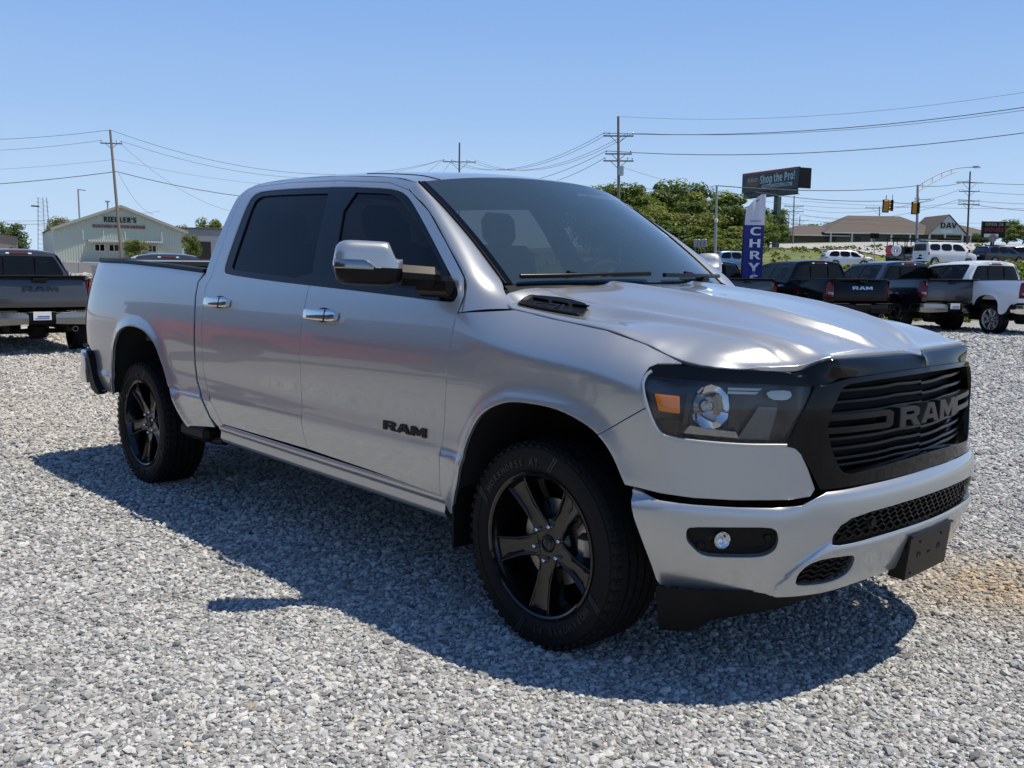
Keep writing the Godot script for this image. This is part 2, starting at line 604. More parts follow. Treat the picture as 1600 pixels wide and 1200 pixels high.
var hood_c: Array = []
var hk: Array = []
func hood_tables() -> void:
	var T := func(a: Array) -> Array: return Array(pv(a))
	hk = [
		T.call([-.45, 1.402, -.30, 1.394, -.114, 1.382, .08, 1.363, .279, 1.341, .52, 1.305, .714, 1.261, .80, 1.233, .90, 1.19, 1.0, 1.15]),      # inner ridge
		T.call([-.45, .31, -.1, .30, .28, .29, .52, .27, .714, .24, .80, .20, .95, .12]),
		T.call([-.45, 1.392, -.114, 1.372, .055, 1.357, .449, 1.302, .732, 1.236, .80, 1.215, .90, 1.18]),                                   # its foot
		T.call([-.45, 1.368, -.33, 1.360, -.20, 1.327, -.065, 1.303, .10, 1.289, .296, 1.271, .601, 1.238, .75, 1.212, .841, 1.190, .93, 1.170]),  # outer ridge
		T.call([-.45, .70, -.33, .68, -.2, .66, -.065, .62, .296, .60, .601, .58, .841, .56, 1.0, .55]),
		T.call([-.45, 1.362, -.35, 1.354, -.30, 1.325, -.24, 1.287, -.18, 1.268, -.06, 1.255, .10, 1.256, .334, 1.252, .641, 1.214, .79, 1.176, .9, 1.150]),     # foot of the outer ridge
		T.call([-.45, .85, -.33, .84, -.2, .80, -.06, .745, .10, .69, .334, .655, .641, .635, .9, .62]),
		T.call([0, .99, .06, .955, .30, .945, .50, .932, .545, .924, .572, .905, .602, .875, .622, .853, .71, .80, .758, .745, .79, .70, .815, .665, .834, .62, .846, .567, .9, .5]),  # leading edge
		T.call([0, 1.157, .07, 1.170, .50, 1.172, .545, 1.170, .572, 1.161, .602, 1.146, .622, 1.140, .66, 1.138, .76, 1.134, .80, 1.126, .846, 1.12]),
	]

func hood_y(x: float, z: float) -> float:
	if hk.is_empty(): hood_tables()
	var s := absf(z)
	var e := skin_o(hood_u(x), stab(ytop_t, hood_u(x)), 0.0)      # where the wing's top edge runs
	var ye := e.y + 0.004
	var ze := maxf(e.z, 0.70)
	var ya := stab(hk[0], x)
	var za := stab(hk[1], x)
	var yl := stab(hk[2], x)
	var yb := stab(hk[3], x)
	var zb := stab(hk[4], x)
	var yf := maxf(stab(hk[5], x), ye + .002)
	var zf := stab(hk[6], x)
	var y := stab([Vector2(-.1, ya - .007), Vector2(0, ya - .008), Vector2(za * .6, ya - .007), Vector2(za - .05, ya - .001), Vector2(za - .005, ya + .003), Vector2(za + .04, yl - .002), Vector2(lerpf(za + .06, zb, .5), lerpf(yl, yb, .47)), Vector2(zb - .04, yb + .006), Vector2(zb - .005, yb + .003), Vector2(lerpf(zb, zf, .72), yf - .004), Vector2(zf + .02, yf - .002), Vector2(lerpf(zf, ze, .55), lerpf(yf, ye, .42)), Vector2(ze, ye), Vector2(ze + .1, ye - .09)], s)
	var near := 1.0 - smoothstep(0.0, .11, stab(hk[7], s) - x)
	near *= 1.0 - smoothstep(.72, .80, s)
	return lerpf(y, stab(hk[8], s), near)

func hood_u(x: float) -> float:
	# the wing's edge at this x: u differs a little from x where the plan turns in
	return stab([Vector2(-.5, -.5), Vector2(0, 0), Vector2(.251, .26), Vector2(.416, .45), Vector2(.504, .55), Vector2(.567, .61), Vector2(.654, .70), Vector2(.75, .83), Vector2(.9, 1.03), Vector2(1.0, 1.2)], x)

func hood_s(x: float, z: float) -> Vector3:
	return Vector3(x, hood_y(x, z), z)

func cab_back(s: float, y: float) -> Vector3:     # s across from -1 to 1
	var zs := 1.0 + stab(sec_t, maxf(y, 1.0)) - 0.004
	var a := absf(s)
	return Vector3(-2.815 + 0.062 * pow(a, 7.0) + 0.045 * smoothstep(1.3, 1.9, y), y, s * zs)

func roof_edge(r: float) -> Vector3:
	var p := cr2([Vector2(-2.72, 1.884), Vector2(-2.62, 1.912), Vector2(-2.254, 1.921), Vector2(-1.752, 1.902), Vector2(-1.268, 1.863), Vector2(-1.05, 1.826)], r * 5.0)
	return skin_o(p.x, p.y, -0.004)

func roof_s(s: float, r: float) -> Vector3:
	var e := roof_edge(r)
	var a := absf(s)
	var bow := lerpf(-0.05, 0.15, smoothstep(0.0, 1.0, r))
	return Vector3(e.x + bow * (1.0 - a * a), e.y + 0.050 * (1.0 - pow(a, 2.6)), s * e.z)

func screen_s(s: float, t: float) -> Vector3:      # windscreen; t 0 bottom, 1 top
	var a := 1.0 - s * s
	var b := Vector3(-.40 + .20 * a, 1.376 + .012 * a, .78 * s)
	var top := roof_s(s, 1.0)
	var p := b.lerp(top, t)
	return p + Vector3(.45, .7, 0) * 0.045 * t * (1.0 - t) * 2.0

# ---------------------------------------------------------------- materials of the trucks
var M := {}
func truck_materials() -> void:
	var flake := noise_tex(256, 0.35, 5, [], 2, true, 1.2)
	M.silver = paint("silver_paint", lin(.425, .442, .448), 0.70, 0.33)
	M.gloss = mat("black_gloss", lin(.003), 0.06)
	M.gloss.metallic_specular = .38
	M.satin = mat("satin_black", lin(.005), 0.30)
	M.satin.metallic_specular = .32
	M.plastic = mat("black_plastic", lin(.007), 0.5)
	M.plastic.metallic_specular = .28
	M.dark = mat("underside_black", lin(.008), 0.85)
	M.rubber = mat("tyre_rubber", lin(.008), 0.62)
	M.rubber.metallic_specular = .30
	M.text_rubber = mat("raised_rubber", lin(.020), 0.5)
	M.rim = mat("black_rim", lin(.004), 0.10)
	M.chrome = mat("chrome", lin(.72), 0.05, 1.0)
	M.dim_chrome = mat("grey_chrome", lin(.30), 0.16, 1.0)
	M.steel = mat("brake_steel", lin(.30), 0.3, 1.0)
	M.side_glass = pane("tinted_glass", lin(.003, .004, .006), 0.80)
	M.side_glass.metallic_specular = .30
	M.screen_glass = pane("windscreen_glass", lin(.036, .062, .086), 0.66)
	M.lens = pane("clear_lens", lin(.02, .02, .02), 0.05)
	M.amber = mat("amber_lens", lin(.75, .20, .01), 0.12)
	M.red = mat("red_lens", lin(.16, .005, .007), 0.08)
	M.lamp_back = mat("lamp_housing", lin(.045, .046, .050), 0.28, 0.5)
	M.badge = mat("badge_black", lin(.006), 0.25)
	M.badge.metallic_specular = .35
	M.badge_grey = mat("badge_grey", lin(.026, .027, .030), 0.30, 0.5)
	M.cloth = mat("seat_cloth", lin(.020), 0.9)
	M.trimgrey = mat("cabin_trim", lin(.03), 0.7)
	M.white = mat("white_label", lin(.75), 0.4)
	M.alloy = mat("machined_alloy", lin(.55), 0.22, 1.0)
	M.exhaust = mat("exhaust", lin(.35), 0.3, 1.0)

# ---------------------------------------------------------------- wheel
func make_wheel(parent: Node3D, at: Vector3, side: float, turn: float, fine: bool, alloy: bool) -> void:
	var w := Node3D.new()
	var k0 := 0
	var nm := "wheel"
	while parent.has_node(NodePath(nm)):
		k0 += 1
		nm = "wheel_%03d" % k0
	w.name = nm
	parent.add_child(w, true)
	w.position = at
	w.rotation.y = (PI if side < 0.0 else 0.0) + turn
	if not wheel_cache.has([fine, alloy]): wheel_cache[[fine, alloy]] = wheel_meshes(fine, alloy)
	for e in wheel_cache[[fine, alloy]]: objm(e[0], e[1], e[2], w)

var wheel_cache := {}
func wheel_meshes(fine: bool, alloy: bool) -> Array:
	var out := []
	var R := 0.402
	var t := MB.new()
	# section from the inner bead over the tread to the outer bead, z is the outward side
	var prof := [Vector2(.268, -.118), Vector2(.30, -.137), Vector2(.345, -.145), Vector2(.375, -.138), Vector2(.392, -.122)]
	for g in [-.066, -.022, .022, .066]:
		prof.append_array([Vector2(R, g - .006), Vector2(R - .010, g - .005), Vector2(R - .010, g + .005), Vector2(R, g + .006)])
	prof.append_array([Vector2(.3935, .118), Vector2(.384, .128), Vector2(.374, .1335), Vector2(.3735, .137), Vector2(.352, .140), Vector2(.335, .141), Vector2(.3345, .1385), Vector2(.313, .137), Vector2(.297, .132), Vector2(.288, .125), Vector2(.287, .128), Vector2(.280, .126), Vector2(.272, .112)])
	var pr := []
	for q in prof: pr.append(q)
	t.lathe(pr, 96 if fine else 40, 0, TAU, 0.75)
	if fine:
		for k in 56:      # shoulder and centre tread blocks
			var a := TAU * k / 56.0
			for e in [[.103, .034, .396, .016, 0.0], [-.103, .034, .396, .016, 0.03], [.044, .030, R, .010, 0.02], [0.0, .030, R, .010, 0.045], [-.044, .030, R, .010, 0.0]]:
				var an: float = a + e[4]
				var b := Basis(Vector3(-sin(an), cos(an), 0), Vector3(cos(an), sin(an), 0), Vector3(0, 0, 1))
				b = b * Basis(Vector3.UP, 0.35 if e[1] < .033 else -0.12)
				t.box(Vector3(cos(an), sin(an), 0) * (e[2] - .004) + Vector3(0, 0, e[0]), Vector3(.027, e[3], e[1]), 0.002, b)
			var b2 := Basis(Vector3(-sin(a), cos(a), 0), Vector3(cos(a), sin(a), 0), Vector3(0, 0, 1)) * Basis(Vector3.RIGHT, 0.6)
			t.box(Vector3(cos(a), sin(a), 0) * .381 + Vector3(0, 0, .127), Vector3(.022, .024, .012), 0.002, b2)
	out.append(["tyre", t.mesh(), M.rubber])
	if fine:
		var tx := MB.new()
		for word in [["WORKHORSE AT", 2.55], ["WORKHORSE AT", 2.55 - PI]]:
			var s: String = word[0]
			for k in s.length():
				if s[k] == " ": continue
				var tm := TextMesh.new()
				tm.text = s[k]
				tm.font = bold_font()
				tm.font_size = 32
				tm.pixel_size = 0.00115
				tm.depth = 0.004
				var ar := tm.surface_get_arrays(0)
				var an: float = word[1] - k * 0.088
				var b := Basis(Vector3(sin(an), -cos(an), 0), Vector3(cos(an), sin(an), 0), Vector3(0, 0, 1))
				var base := tx.v.size()
				for q in ar[Mesh.ARRAY_VERTEX].size():
					tx.vert(b * ar[Mesh.ARRAY_VERTEX][q] + Vector3(cos(an), sin(an), 0) * .322 + Vector3(0, 0, .1395), b * ar[Mesh.ARRAY_NORMAL][q])
				for q in range(0, ar[Mesh.ARRAY_INDEX].size(), 3):
					tx.tri(base + ar[Mesh.ARRAY_INDEX][q], base + ar[Mesh.ARRAY_INDEX][q + 1], base + ar[Mesh.ARRAY_INDEX][q + 2])
		for an2 in [1.35, 2.72, 1.35 - PI, 2.72 - PI]:
			for d in [-.035, .0]:
				var an3: float = an2 + d
				var b3 := Basis(Vector3(-sin(an3), cos(an3), 0), Vector3(cos(an3), sin(an3), 0), Vector3(0, 0, 1)) * Basis(Vector3.BACK, 0.35)
				tx.box(Vector3(cos(an3), sin(an3), 0) * .335 + Vector3(0, 0, .139), Vector3(.006, .07, .004), 0.001, b3)
		out.append(["sidewall_lettering", tx.mesh(), M.text_rubber])
	var b := MB.new()
	# barrel and lip
	b.lathe([Vector2(.286, .124), Vector2(.284, .130), Vector2(.276, .131), Vector2(.268, .126), Vector2(.262, .108), Vector2(.250, .085), Vector2(.245, -.11)], 64 if fine else 36, 0, TAU, 0.8)
	b.lathe([Vector2(.0, .0), Vector2(.13, -.01), Vector2(.25, -.02)], 32)
	# spokes
	var n := 5
	var first := deg_to_rad(52.0)
	if alloy: n = 7
	for k in n:
		var a := first + TAU * k / n
		var er := Vector3(cos(a), sin(a), 0)
		var et := Vector3(-sin(a), cos(a), 0)
		var wid := [.048, .040, .040, .048, .058] if not alloy else [.030, .030, .034, .040, .046]
		var rad := [.055, .10, .155, .215, .262]
		var hz := [.072, .080, .092, .104, .112]
		var rows := []
		for q in 5:
			var c: Vector3 = er * rad[q]
			var ww: float = wid[q]
			var z: float = hz[q]
			var dip: float = [.0, .010, .024, .030, .022][q]
			rows.append([c - et * ww * 1.05 + Vector3(0, 0, z - .055), c - et * ww + Vector3(0, 0, z - .004), c - et * (ww - .006) + Vector3(0, 0, z), c - et * (ww - .011) + Vector3(0, 0, z - .002), c - et * (ww - .016) + Vector3(0, 0, z - dip * .6), c + et * (ww - .016) + Vector3(0, 0, z - dip * .6), c + et * (ww - .011) + Vector3(0, 0, z - .002), c + et * (ww - .006) + Vector3(0, 0, z), c + et * ww + Vector3(0, 0, z - .004), c + et * ww * 1.05 + Vector3(0, 0, z - .055)])
		b.grid(rows)
	b.lathe([Vector2(.0, .082), Vector2(.030, .082), Vector2(.034, .079), Vector2(.036, .073), Vector2(.060, .070), Vector2(.095, .068), Vector2(.105, .058), Vector2(.108, .02)], 40, 0, TAU, 0.8)
	out.append(["rim", b.mesh(), M.alloy if alloy else M.rim])
	var dk := MB.new()
	dk.lathe([Vector2(.07, .03), Vector2(.17, .028), Vector2(.172, .02), Vector2(.172, -.01)], 36)
	dk.xf = Transform3D(Basis(), Vector3(.155, -.02, .02))
	dk.box(Vector3.ZERO, Vector3(.07, .17, .07), .02)
	out.append(["brake_disc", dk.mesh(), M.steel])
	if fine:
		for k in 6:
			var a := deg_to_rad(20.0) + TAU * k / 6
			var g := MB.new()
			g.xf = Transform3D(Basis(), Vector3(cos(a), sin(a), 0) * .0698 + Vector3(0, 0, .066))
			g.lathe([Vector2(0, .026), Vector2(.006, .025), Vector2(.0092, .021), Vector2(.0098, .010), Vector2(.0115, .0)], 10, 0, TAU, 0.5)
			out.append(["lug_nut", g.mesh(), M.chrome])
		var cap := MB.new()
		cap.xf = Transform3D(Basis(), Vector3(0, 0, .0825))
		# a ring with a small horned shield on the cap
		cap.lathe([Vector2(.024, .0), Vector2(.024, .0022), Vector2(.0265, .0022), Vector2(.0265, .0)], 24)
		cap.prism(pv([-.013, .012, -.006, .017, .006, .017, .013, .012, .011, -.004, 0, -.018, -.011, -.004]), .002)
		cap.box(Vector3(0, .002, .001), Vector3(.005, .026, .002), .0005)
		out.append(["centre_cap_emblem", cap.mesh(), M.badge_grey])
	return out

var fb: Font
func bold_font() -> Font:
	if fb == null:
		var f := SystemFont.new()
		f.font_names = PackedStringArray(["Droid Sans"])
		f.font_weight = 700
		fb = f
	return fb

# ---------------------------------------------------------------- the pickup
func strip_line(u0: float, u1: float, n: int, f: Callable) -> Array:
	var o := []
	for k in n + 1: o.append(f.call(lerpf(u0, u1, float(k) / n)))
	return o

func make_pickup(root: Node3D, body: Material, fine: bool, o: Dictionary) -> void:
	var cell := 0.026 if fine else 0.085
	var gap := 0.0036
	var S := skin()
	# --- outlines on the skin, in (distance along the body, height)
	var rdoor := pv([-2.657, 1.367, -2.686, 1.316, -2.668, 1.197, -2.645, 1.018, -2.645, .835, -2.60, .735, -2.541, .66, -2.47, .575, -2.44, .553, -1.566, .543, -1.575, .613, -1.588, .70, -1.596, .80, -1.596, .929, -1.600, 1.186, -1.605, 1.341, -1.70, 1.60, -1.775, 1.876, -2.254, 1.894, -2.62, 1.888, -2.68, 1.876, -2.70, 1.84, -2.674, 1.597])
	var fdoor := pv([-.451, 1.33, -.466, 1.253, -.473, 1.13, -.484, .974, -.507, .761, -.548, .495, -1.033, .522, -1.566, .543, -1.575, .613, -1.588, .70, -1.596, .80, -1.596, .929, -1.600, 1.186, -1.605, 1.341, -1.70, 1.60, -1.775, 1.876, -1.752, 1.876, -1.268, 1.838, -1.082, 1.793, -.87, 1.688, -.647, 1.53, -.484, 1.406])
	var dlo := smooth(pv(DLO))
	var fender := PackedVector2Array()
	for q in [[-.205, 1.284], [-.30, 1.276], [-.40, 1.267], [-.455, 1.262], [-.466, 1.253], [-.473, 1.13], [-.484, .974], [-.507, .761], [-.548, .495], [-.495, .43]]: fender.push_back(Vector2(q[0], q[1]))
	for q in arch_f:
		if q.x < .335: fender.push_back(q)
	fender.append_array(pv([.327, .877, .498, .988, .491, 1.011, .478, 1.063, .477, 1.092, .488, 1.117, .512, 1.128, .60, 1.131, .712, 1.121]))
	for x in [.66, .61, .55, .45, .26, .1, 0.0, -.1, -.2]: fender.push_back(Vector2(x, stab(ytop_t, x) - .001))
	var cheek := PackedVector2Array()
	for q in arch_f:
		if q.x >= .325: cheek.push_back(q)
	cheek.append_array(pv([.451, .713, .551, .697, .663, .690, .789, .690, .971, .697, 1.045, .707, 1.062, .732, 1.032, .803, 1.004, .855, .985, .872, .961, .877, .812, .875, .672, .880, .590, .887, .556, .900, .530, .93, .513, .96, .502, .985, .498, .988]))
	var bed := pv([-2.765, 1.395, -2.806, 1.335, -2.797, 1.266, -2.757, 1.10, -2.753, .98, -2.758, .874, -2.745, .778, -2.70, .715, -2.655, .655, -2.60, .575, -2.55, .52, -2.866, .487])
	for k in range(arch_r.size() - 1, -1, -1): bed.push_back(arch_r[k])
	bed.append_array(pv([-4.05, .545, -4.22, .565, -4.34, .62, -4.38, .70, -4.40, .80, -4.54, .86, -4.568, .98, -4.558, 1.38, -4.545, 1.455, -4.3, 1.455, -3.95, 1.445, -3.309, 1.424, -2.9, 1.404]))
	var cabq := pv([-2.738, 1.384, -2.79, 1.339, -2.781, 1.266, -2.737, 1.10, -2.732, .98, -2.738, .874, -2.725, .778, -2.68, .715, -2.635, .662, -2.575, .574, -2.50, .53, -2.44, .553, -2.47, .575, -2.541, .66, -2.60, .735, -2.645, .835, -2.645, 1.018, -2.668, 1.197, -2.686, 1.316, -2.657, 1.367, -2.674, 1.597, -2.70, 1.84, -2.68, 1.876, -2.62, 1.888, -2.254, 1.894, -1.752, 1.876, -1.268, 1.838, -1.082, 1.793, -1.05, 1.826, -1.268, 1.863, -1.752, 1.902, -2.254, 1.921, -2.62, 1.912, -2.715, 1.884, -2.752, 1.83, -2.752, 1.70, -2.757, 1.5])
	var lens := pv([.482, 1.068, .489, 1.035, .503, .989, .523, .942, .546, .909, .576, .896, .672, .887, .812, .882, .956, .884, .979, .935, 1.042, 1.072, .90, 1.079, .764, 1.080, .603, 1.083, .494, 1.091])
	var trim := pv([.494, 1.091, .603, 1.083, .764, 1.080, .90, 1.079, 1.042, 1.072, 1.0, 1.098, .966, 1.116, .90, 1.121, .712, 1.119, .60, 1.127, .517, 1.124, .502, 1.120, .488, 1.104])
	for sg in [1.0, -1.0]:
		var mb := MB.new()
		mb.fz = sg
		panel(mb, S, inset(fender, gap), cell, .016)
		obj("fender", mb, body, root)
		mb = MB.new(); mb.fz = sg
		panel(mb, skin(.002), inset(cheek, gap), cell, .03)
		obj("bumper_cheek", mb, body, root)
		mb = MB.new(); mb.fz = sg
		panel(mb, S, inset(bed, gap), cell, .02)
		obj("bed_side", mb, body, root)
		mb = MB.new(); mb.fz = sg
		panel(mb, S, inset(cabq, .0012), cell, .014)
		obj("cab_side", mb, body, root)
		# doors, each with its glass, trim and handle
		for e in [["rear_door", rdoor, pv(RGLASS)], ["front_door", fdoor, pv(FGLASS)]]:
			mb = MB.new(); mb.fz = sg
			var pieces := Geometry2D.clip_polygons(e[1], dlo)
			for pc in pieces:
				if absf(area2(pc)) > .02: panel(mb, S, inset(pc, gap), cell, .014)
			var door := obj(e[0], mb, body, root)
			var gl: PackedVector2Array = smooth(e[2]) if fine else e[2]
			mb = MB.new(); mb.fz = sg
			var tr: Array = Geometry2D.intersect_polygons(e[1], inset(dlo, -.002))
			for pc in tr:
				if absf(area2(pc)) > .02: panel(mb, skin(-.007), pc, cell * 1.6, .012, [gl], 1.0, .016)
			obj("window_trim", mb, M.gloss, door)
			mb = MB.new(); mb.fz = sg
			panel(mb, skin(-.017), inset(gl, -.004), cell * 2.0, 0.0)
			obj("window_glass", mb, M.side_glass, door)
			# chrome pull handle over its dished recess
			var hu := -2.482 if e[0] == "rear_door" else -1.423
			var hy := 1.236 if e[0] == "rear_door" else 1.212
			mb = MB.new(); mb.fz = sg
			var rows := []
			for k in 13:
				var f := float(k) / 12.0
				var uu := hu - .135 + .270 * f
				var st := .026 + .012 * sin(PI * f)
				if k == 0 or k == 12: st = .020
				var hh := .027 if k > 0 and k < 12 else .022
				var c0 := skin_o(uu, hy, 0)
				var r := []
				for a in 10:
					var an := TAU * a / 10.0
					r.append(skin_o(uu, hy + hh * signf(cos(an)) * pow(absf(cos(an)), .5), st + .012 * signf(sin(an)) * pow(absf(sin(an)), .5)))
				rows.append(r)
			mb.grid(rows, true)
			for e2 in [0, 12]:
				var nn := Vector3(-1.0 if e2 == 0 else 1.0, 0, 0)
				var m0 := mb.vert(skin_o(hu + (-.136 if e2 == 0 else .136), hy, .020), nn)
				var b0 := mb.v.size()
				for q in rows[e2]: mb.vert(q, nn)
				for a in 10: mb.tri(m0, b0 + a, b0 + (a + 1) % 10)
			var hd := obj("door_handle", mb, M.chrome, door)
			if fine:
				mb = MB.new(); mb.fz = sg
				var ov := PackedVector2Array()
				for a in 20: ov.push_back(Vector2(hu + .075 * cos(TAU * a / 20), hy - .002 + .034 * sin(TAU * a / 20)))
				panel(mb, skin(.003), ov, .02, 0.0)
				obj("handle_recess", mb, M.satin, door)
				mb = MB.new(); mb.fz = sg
				mb.bar(skin_o(hu + .072, hy - .026, .041), skin_o(hu + .072, hy + .026, .041), .005, .014, .001)
				obj("handle_seam", mb, M.dark, door)
			if fine and e[0] == "front_door":
				mb = MB.new(); mb.fz = sg
				if sg > 0: lettering(mb, skin(.007), -.913, -.615, .734, .771)
				else: lettering(mb, func(u: float, y: float) -> Vector3: return skin_o(-1.528 - u, y, .007), -.913, -.615, .734, .771, -1.0)
				obj("door_badge", mb, M.badge, door)
		# rocker under the doors
		mb = MB.new(); mb.fz = sg
		var rk := []
		for e in [[.548, -.006], [.535, .002], [.52, .004], [.508, -.004], [.500, -.003], [.47, .010], [.445, .004], [.43, -.02], [.425, -.10]]:
			var r := []
			for k in 31:
				var uu := lerpf(-2.50, -.535, k / 30.0)
				var dy := lerpf(0.0, -.045, k / 30.0)
				r.append(skin_o(uu, e[0] + dy, e[1] - .004))
			rk.append(r)
		mb.grid(rk)
		obj("rocker_panel", mb, body, root)
		# inner body behind the gaps
		mb = MB.new(); mb.fz = sg
		panel(mb, skin(-.035), pv([-2.85, 1.32, -2.78, .86, -2.55, .53, -.52, .48, -.46, .60, -.38, .76, -.27, .93, -.10, 1.0, .15, 1.0, .30, .95, .40, .90, .50, .92, .52, 1.08, .40, 1.14, .2, 1.19, -.1, 1.22, -.45, 1.27, -1.2, 1.31, -2.0, 1.33]), .08, 0.0)
		obj("inner_body", mb, M.dark, root)
		# wheel houses
		for ar in [[arch_f, .0], [arch_r, -3.6]]:
			mb = MB.new(); mb.fz = sg
			var line: PackedVector2Array = ar[0]
			var rows2 := []
			for e in [[-.004, .002], [-.02, -.012], [-.07, -.03], [-.3, -.03], [-.48, -.03]]:
				var r := []
				for q in line:
					var out2: Vector2 = (q - Vector2(ar[1] - .03, .45)).normalized()
					var qq: Vector2 = q + out2 * -e[1]
					var p := skin_o(q.x, q.y, e[0])
					r.append(Vector3(p.x + out2.x * -e[1], p.y + out2.y * -e[1], p.z))
				rows2.append(r)
			mb.grid(rows2)
			var r2: Array = rows2[-1]
			var m0 := mb.vert(Vector3(ar[1], .5, r2[0].z), Vector3(0, 0, 1))
			var b0 := mb.v.size()
			for q in r2: mb.vert(q, Vector3(0, 0, 1))
			for k in r2.size() - 1: mb.tri(m0, b0 + k, b0 + k + 1)
			obj("wheel_house", mb, M.dark, root)
		if fine:
			# mud flap behind the front wheel
			mb = MB.new(); mb.fz = sg
			mb.box(Vector3(-.462, .44, .935), Vector3(.012, .30, .12), .005)
			obj("mud_flap", mb, M.plastic, root)
			mb = MB.new(); mb.fz = sg
			mb.box(Vector3(-2.84, .46, .90), Vector3(.34, .10, .20), .03)
			mb.tube([Vector3(-2.55, .44, .93), Vector3(-2.72, .42, .92), Vector3(-2.95, .43, .86)], .03, 8)
			obj("rear_wheel_shroud", mb, M.plastic, root)
		# headlight
		if fine:
			headlight(root, lens, trim, sg, cell)
		else:
			mb = MB.new(); mb.fz = sg
			panel(mb, skin(-.004), inset(lens, .002), .08, .02)
			panel(mb, skin(.0), inset(trim, .001), .08, .02)
			obj("headlight", mb, M.gloss, root)
		# tail lamp round the rear corner
		mb = MB.new(); mb.fz = sg
		var lampo := pv([-4.575, 1.0, -4.565, 1.37, -4.62, 1.385, -4.785, 1.375, -4.795, 1.02, -4.76, .985, -4.62, .985])
		panel(mb, skin(.004), inset(smooth(lampo), .003), .03 if fine else .06, .02)
		var tl := obj("taillight", mb, M.red, root)
		mb = MB.new(); mb.fz = sg
		panel(mb, skin(.010), pv([-4.65, 1.06, -4.65, 1.12, -4.78, 1.12, -4.78, 1.06]), .05, .01)
		obj("reversing_lens", mb, M.lens if fine else M.dim_chrome, tl)
		mb = MB.new(); mb.fz = sg
		panel(mb, skin(.0), pv([-4.55, 1.455, -4.56, 1.388, -4.79, 1.388, -4.805, 1.40, -4.805, 1.460, -4.7, 1.457]), .05, .0)
		obj("bed_corner", mb, body, root)
		mb = MB.new(); mb.fz = sg
		panel(mb, skin(.0), pv([-4.565, .98, -4.545, .865, -4.805, .87, -4.805, .98]), .05, .0)
		obj("bed_corner", mb, body, root)
		# bed rail with its black cap, and the bed's inner wall
		mb = MB.new(); mb.fz = sg
		var rail := []
		for e in [[-.012, .003], [.004, .004], [.011, -.004], [.012, -.05], [.0, -.062], [-.05, -.064]]:
			rail.append(strip_line(-2.775, -4.72, 24, func(u: float) -> Vector3: return skin_o(u, tab([Vector2(-4.7, 1.455), Vector2(-3.95, 1.448), Vector2(-3.309, 1.427), Vector2(-2.77, 1.402)], u) + e[0], e[1])))
		mb.grid(rail)
		obj("bed_rail_cap", mb, M.plastic, root)
		mb = MB.new(); mb.fz = sg
		mb.flat_quad(Vector3(-2.84, 1.39, .86), Vector3(-4.72, 1.42, .86), Vector3(-4.72, .92, .80), Vector3(-2.84, .92, .80), Vector3(0, 0, -1))
		obj("bed_inner_wall", mb, body, root)
		mirror(root, body, sg, fine)
		# A-pillar between door cut and windscreen
		mb = MB.new(); mb.fz = sg
		var er := [Vector2(-1.05, 1.826), Vector2(-1.082, 1.793), Vector2(-.87, 1.688), Vector2(-.647, 1.53), Vector2(-.484, 1.406), Vector2(-.451, 1.33), Vector2(-.457, 1.262)]
		var w := [screen_s(1.0, 1.0), screen_s(1.0, .93), screen_s(1.0, .68), screen_s(1.0, .36), screen_s(1.0, .05), Vector3(-.335, 1.345, .835), Vector3(-.215, 1.285, .888)]
		var ap := []
		for k in 25:
			var f := k / 24.0 * 6.0
			var q := cr2(er, f) + Vector2(.0035, .001)
			var A := skin_o(q.x, q.y, -.001)
			var B := cr3(w, f)
			var nn := (snorm_of(S, q.x, q.y) + Vector3(.5, .8, .25)).normalized()
			var r := [A - snorm_of(S, q.x, q.y) * .014, A]
			for j in 9:
				var g := (j + 1) / 9.0
				r.append(A.lerp(B, g) + nn * (.15 * A.distance_to(B)) * (1.0 - .75 * smoothstep(4.2, 6.0, f)) * 4.0 * g * (1.0 - g))
			ap.append(r)
		mb.grid(ap)
		obj("windscreen_pillar", mb, body, root)
		# windscreen rubber edge
		mb = MB.new(); mb.fz = sg
		var edge := []
		for k in 21: edge.append(screen_s(.992, k / 20.0) + Vector3(.001, .001, .0))
		mb.tube(edge, .006, 6)
		obj("windscreen_edge", mb, M.satin, root)
	# --- pieces across the middle
	var both := func(called: String, s: Callable, poly: PackedVector2Array, m: Material, c: float, lip: float, holes := [], hl := -1.0, par: Node = root) -> MeshInstance3D:
		var mb := MB.new()
		for sg in [1.0, -1.0]:
			mb.fz = sg
			panel(mb, s, poly, c, lip, holes, 1.0, hl)
		return obj(called, mb, m, par)
	# bonnet
	var hood := PackedVector2Array()
	for x in [-.218, -.17, -.1, 0.0, .1, .2, .3, .42, .5]: hood.push_back(Vector2(x, skin_o(hood_u(x), stab(ytop_t, hood_u(x)), 0).z + .0035))
	hood.append_array(pv([.567, .846, .62, .834, .665, .815, .70, .79, .745, .758, .80, .71, .853, .622, .875, .602, .905, .572, .924, .545, .932, .50, .945, .30, .955, .06, .99, .0, -.25, .0, -.262, .30, -.305, .50, -.332, .62, -.342, .74, -.335, .81, -.31, .855, -.27, .882]))
	var mbh := MB.new()
	for sg in [1.0, -1.0]:
		mbh.fz = sg
		NE = .010
		panel(mbh, hood_s, hood, cell * .5, .020, [], -1.0)
		NE = .004
	var bon := obj("bonnet", mbh, body, root)
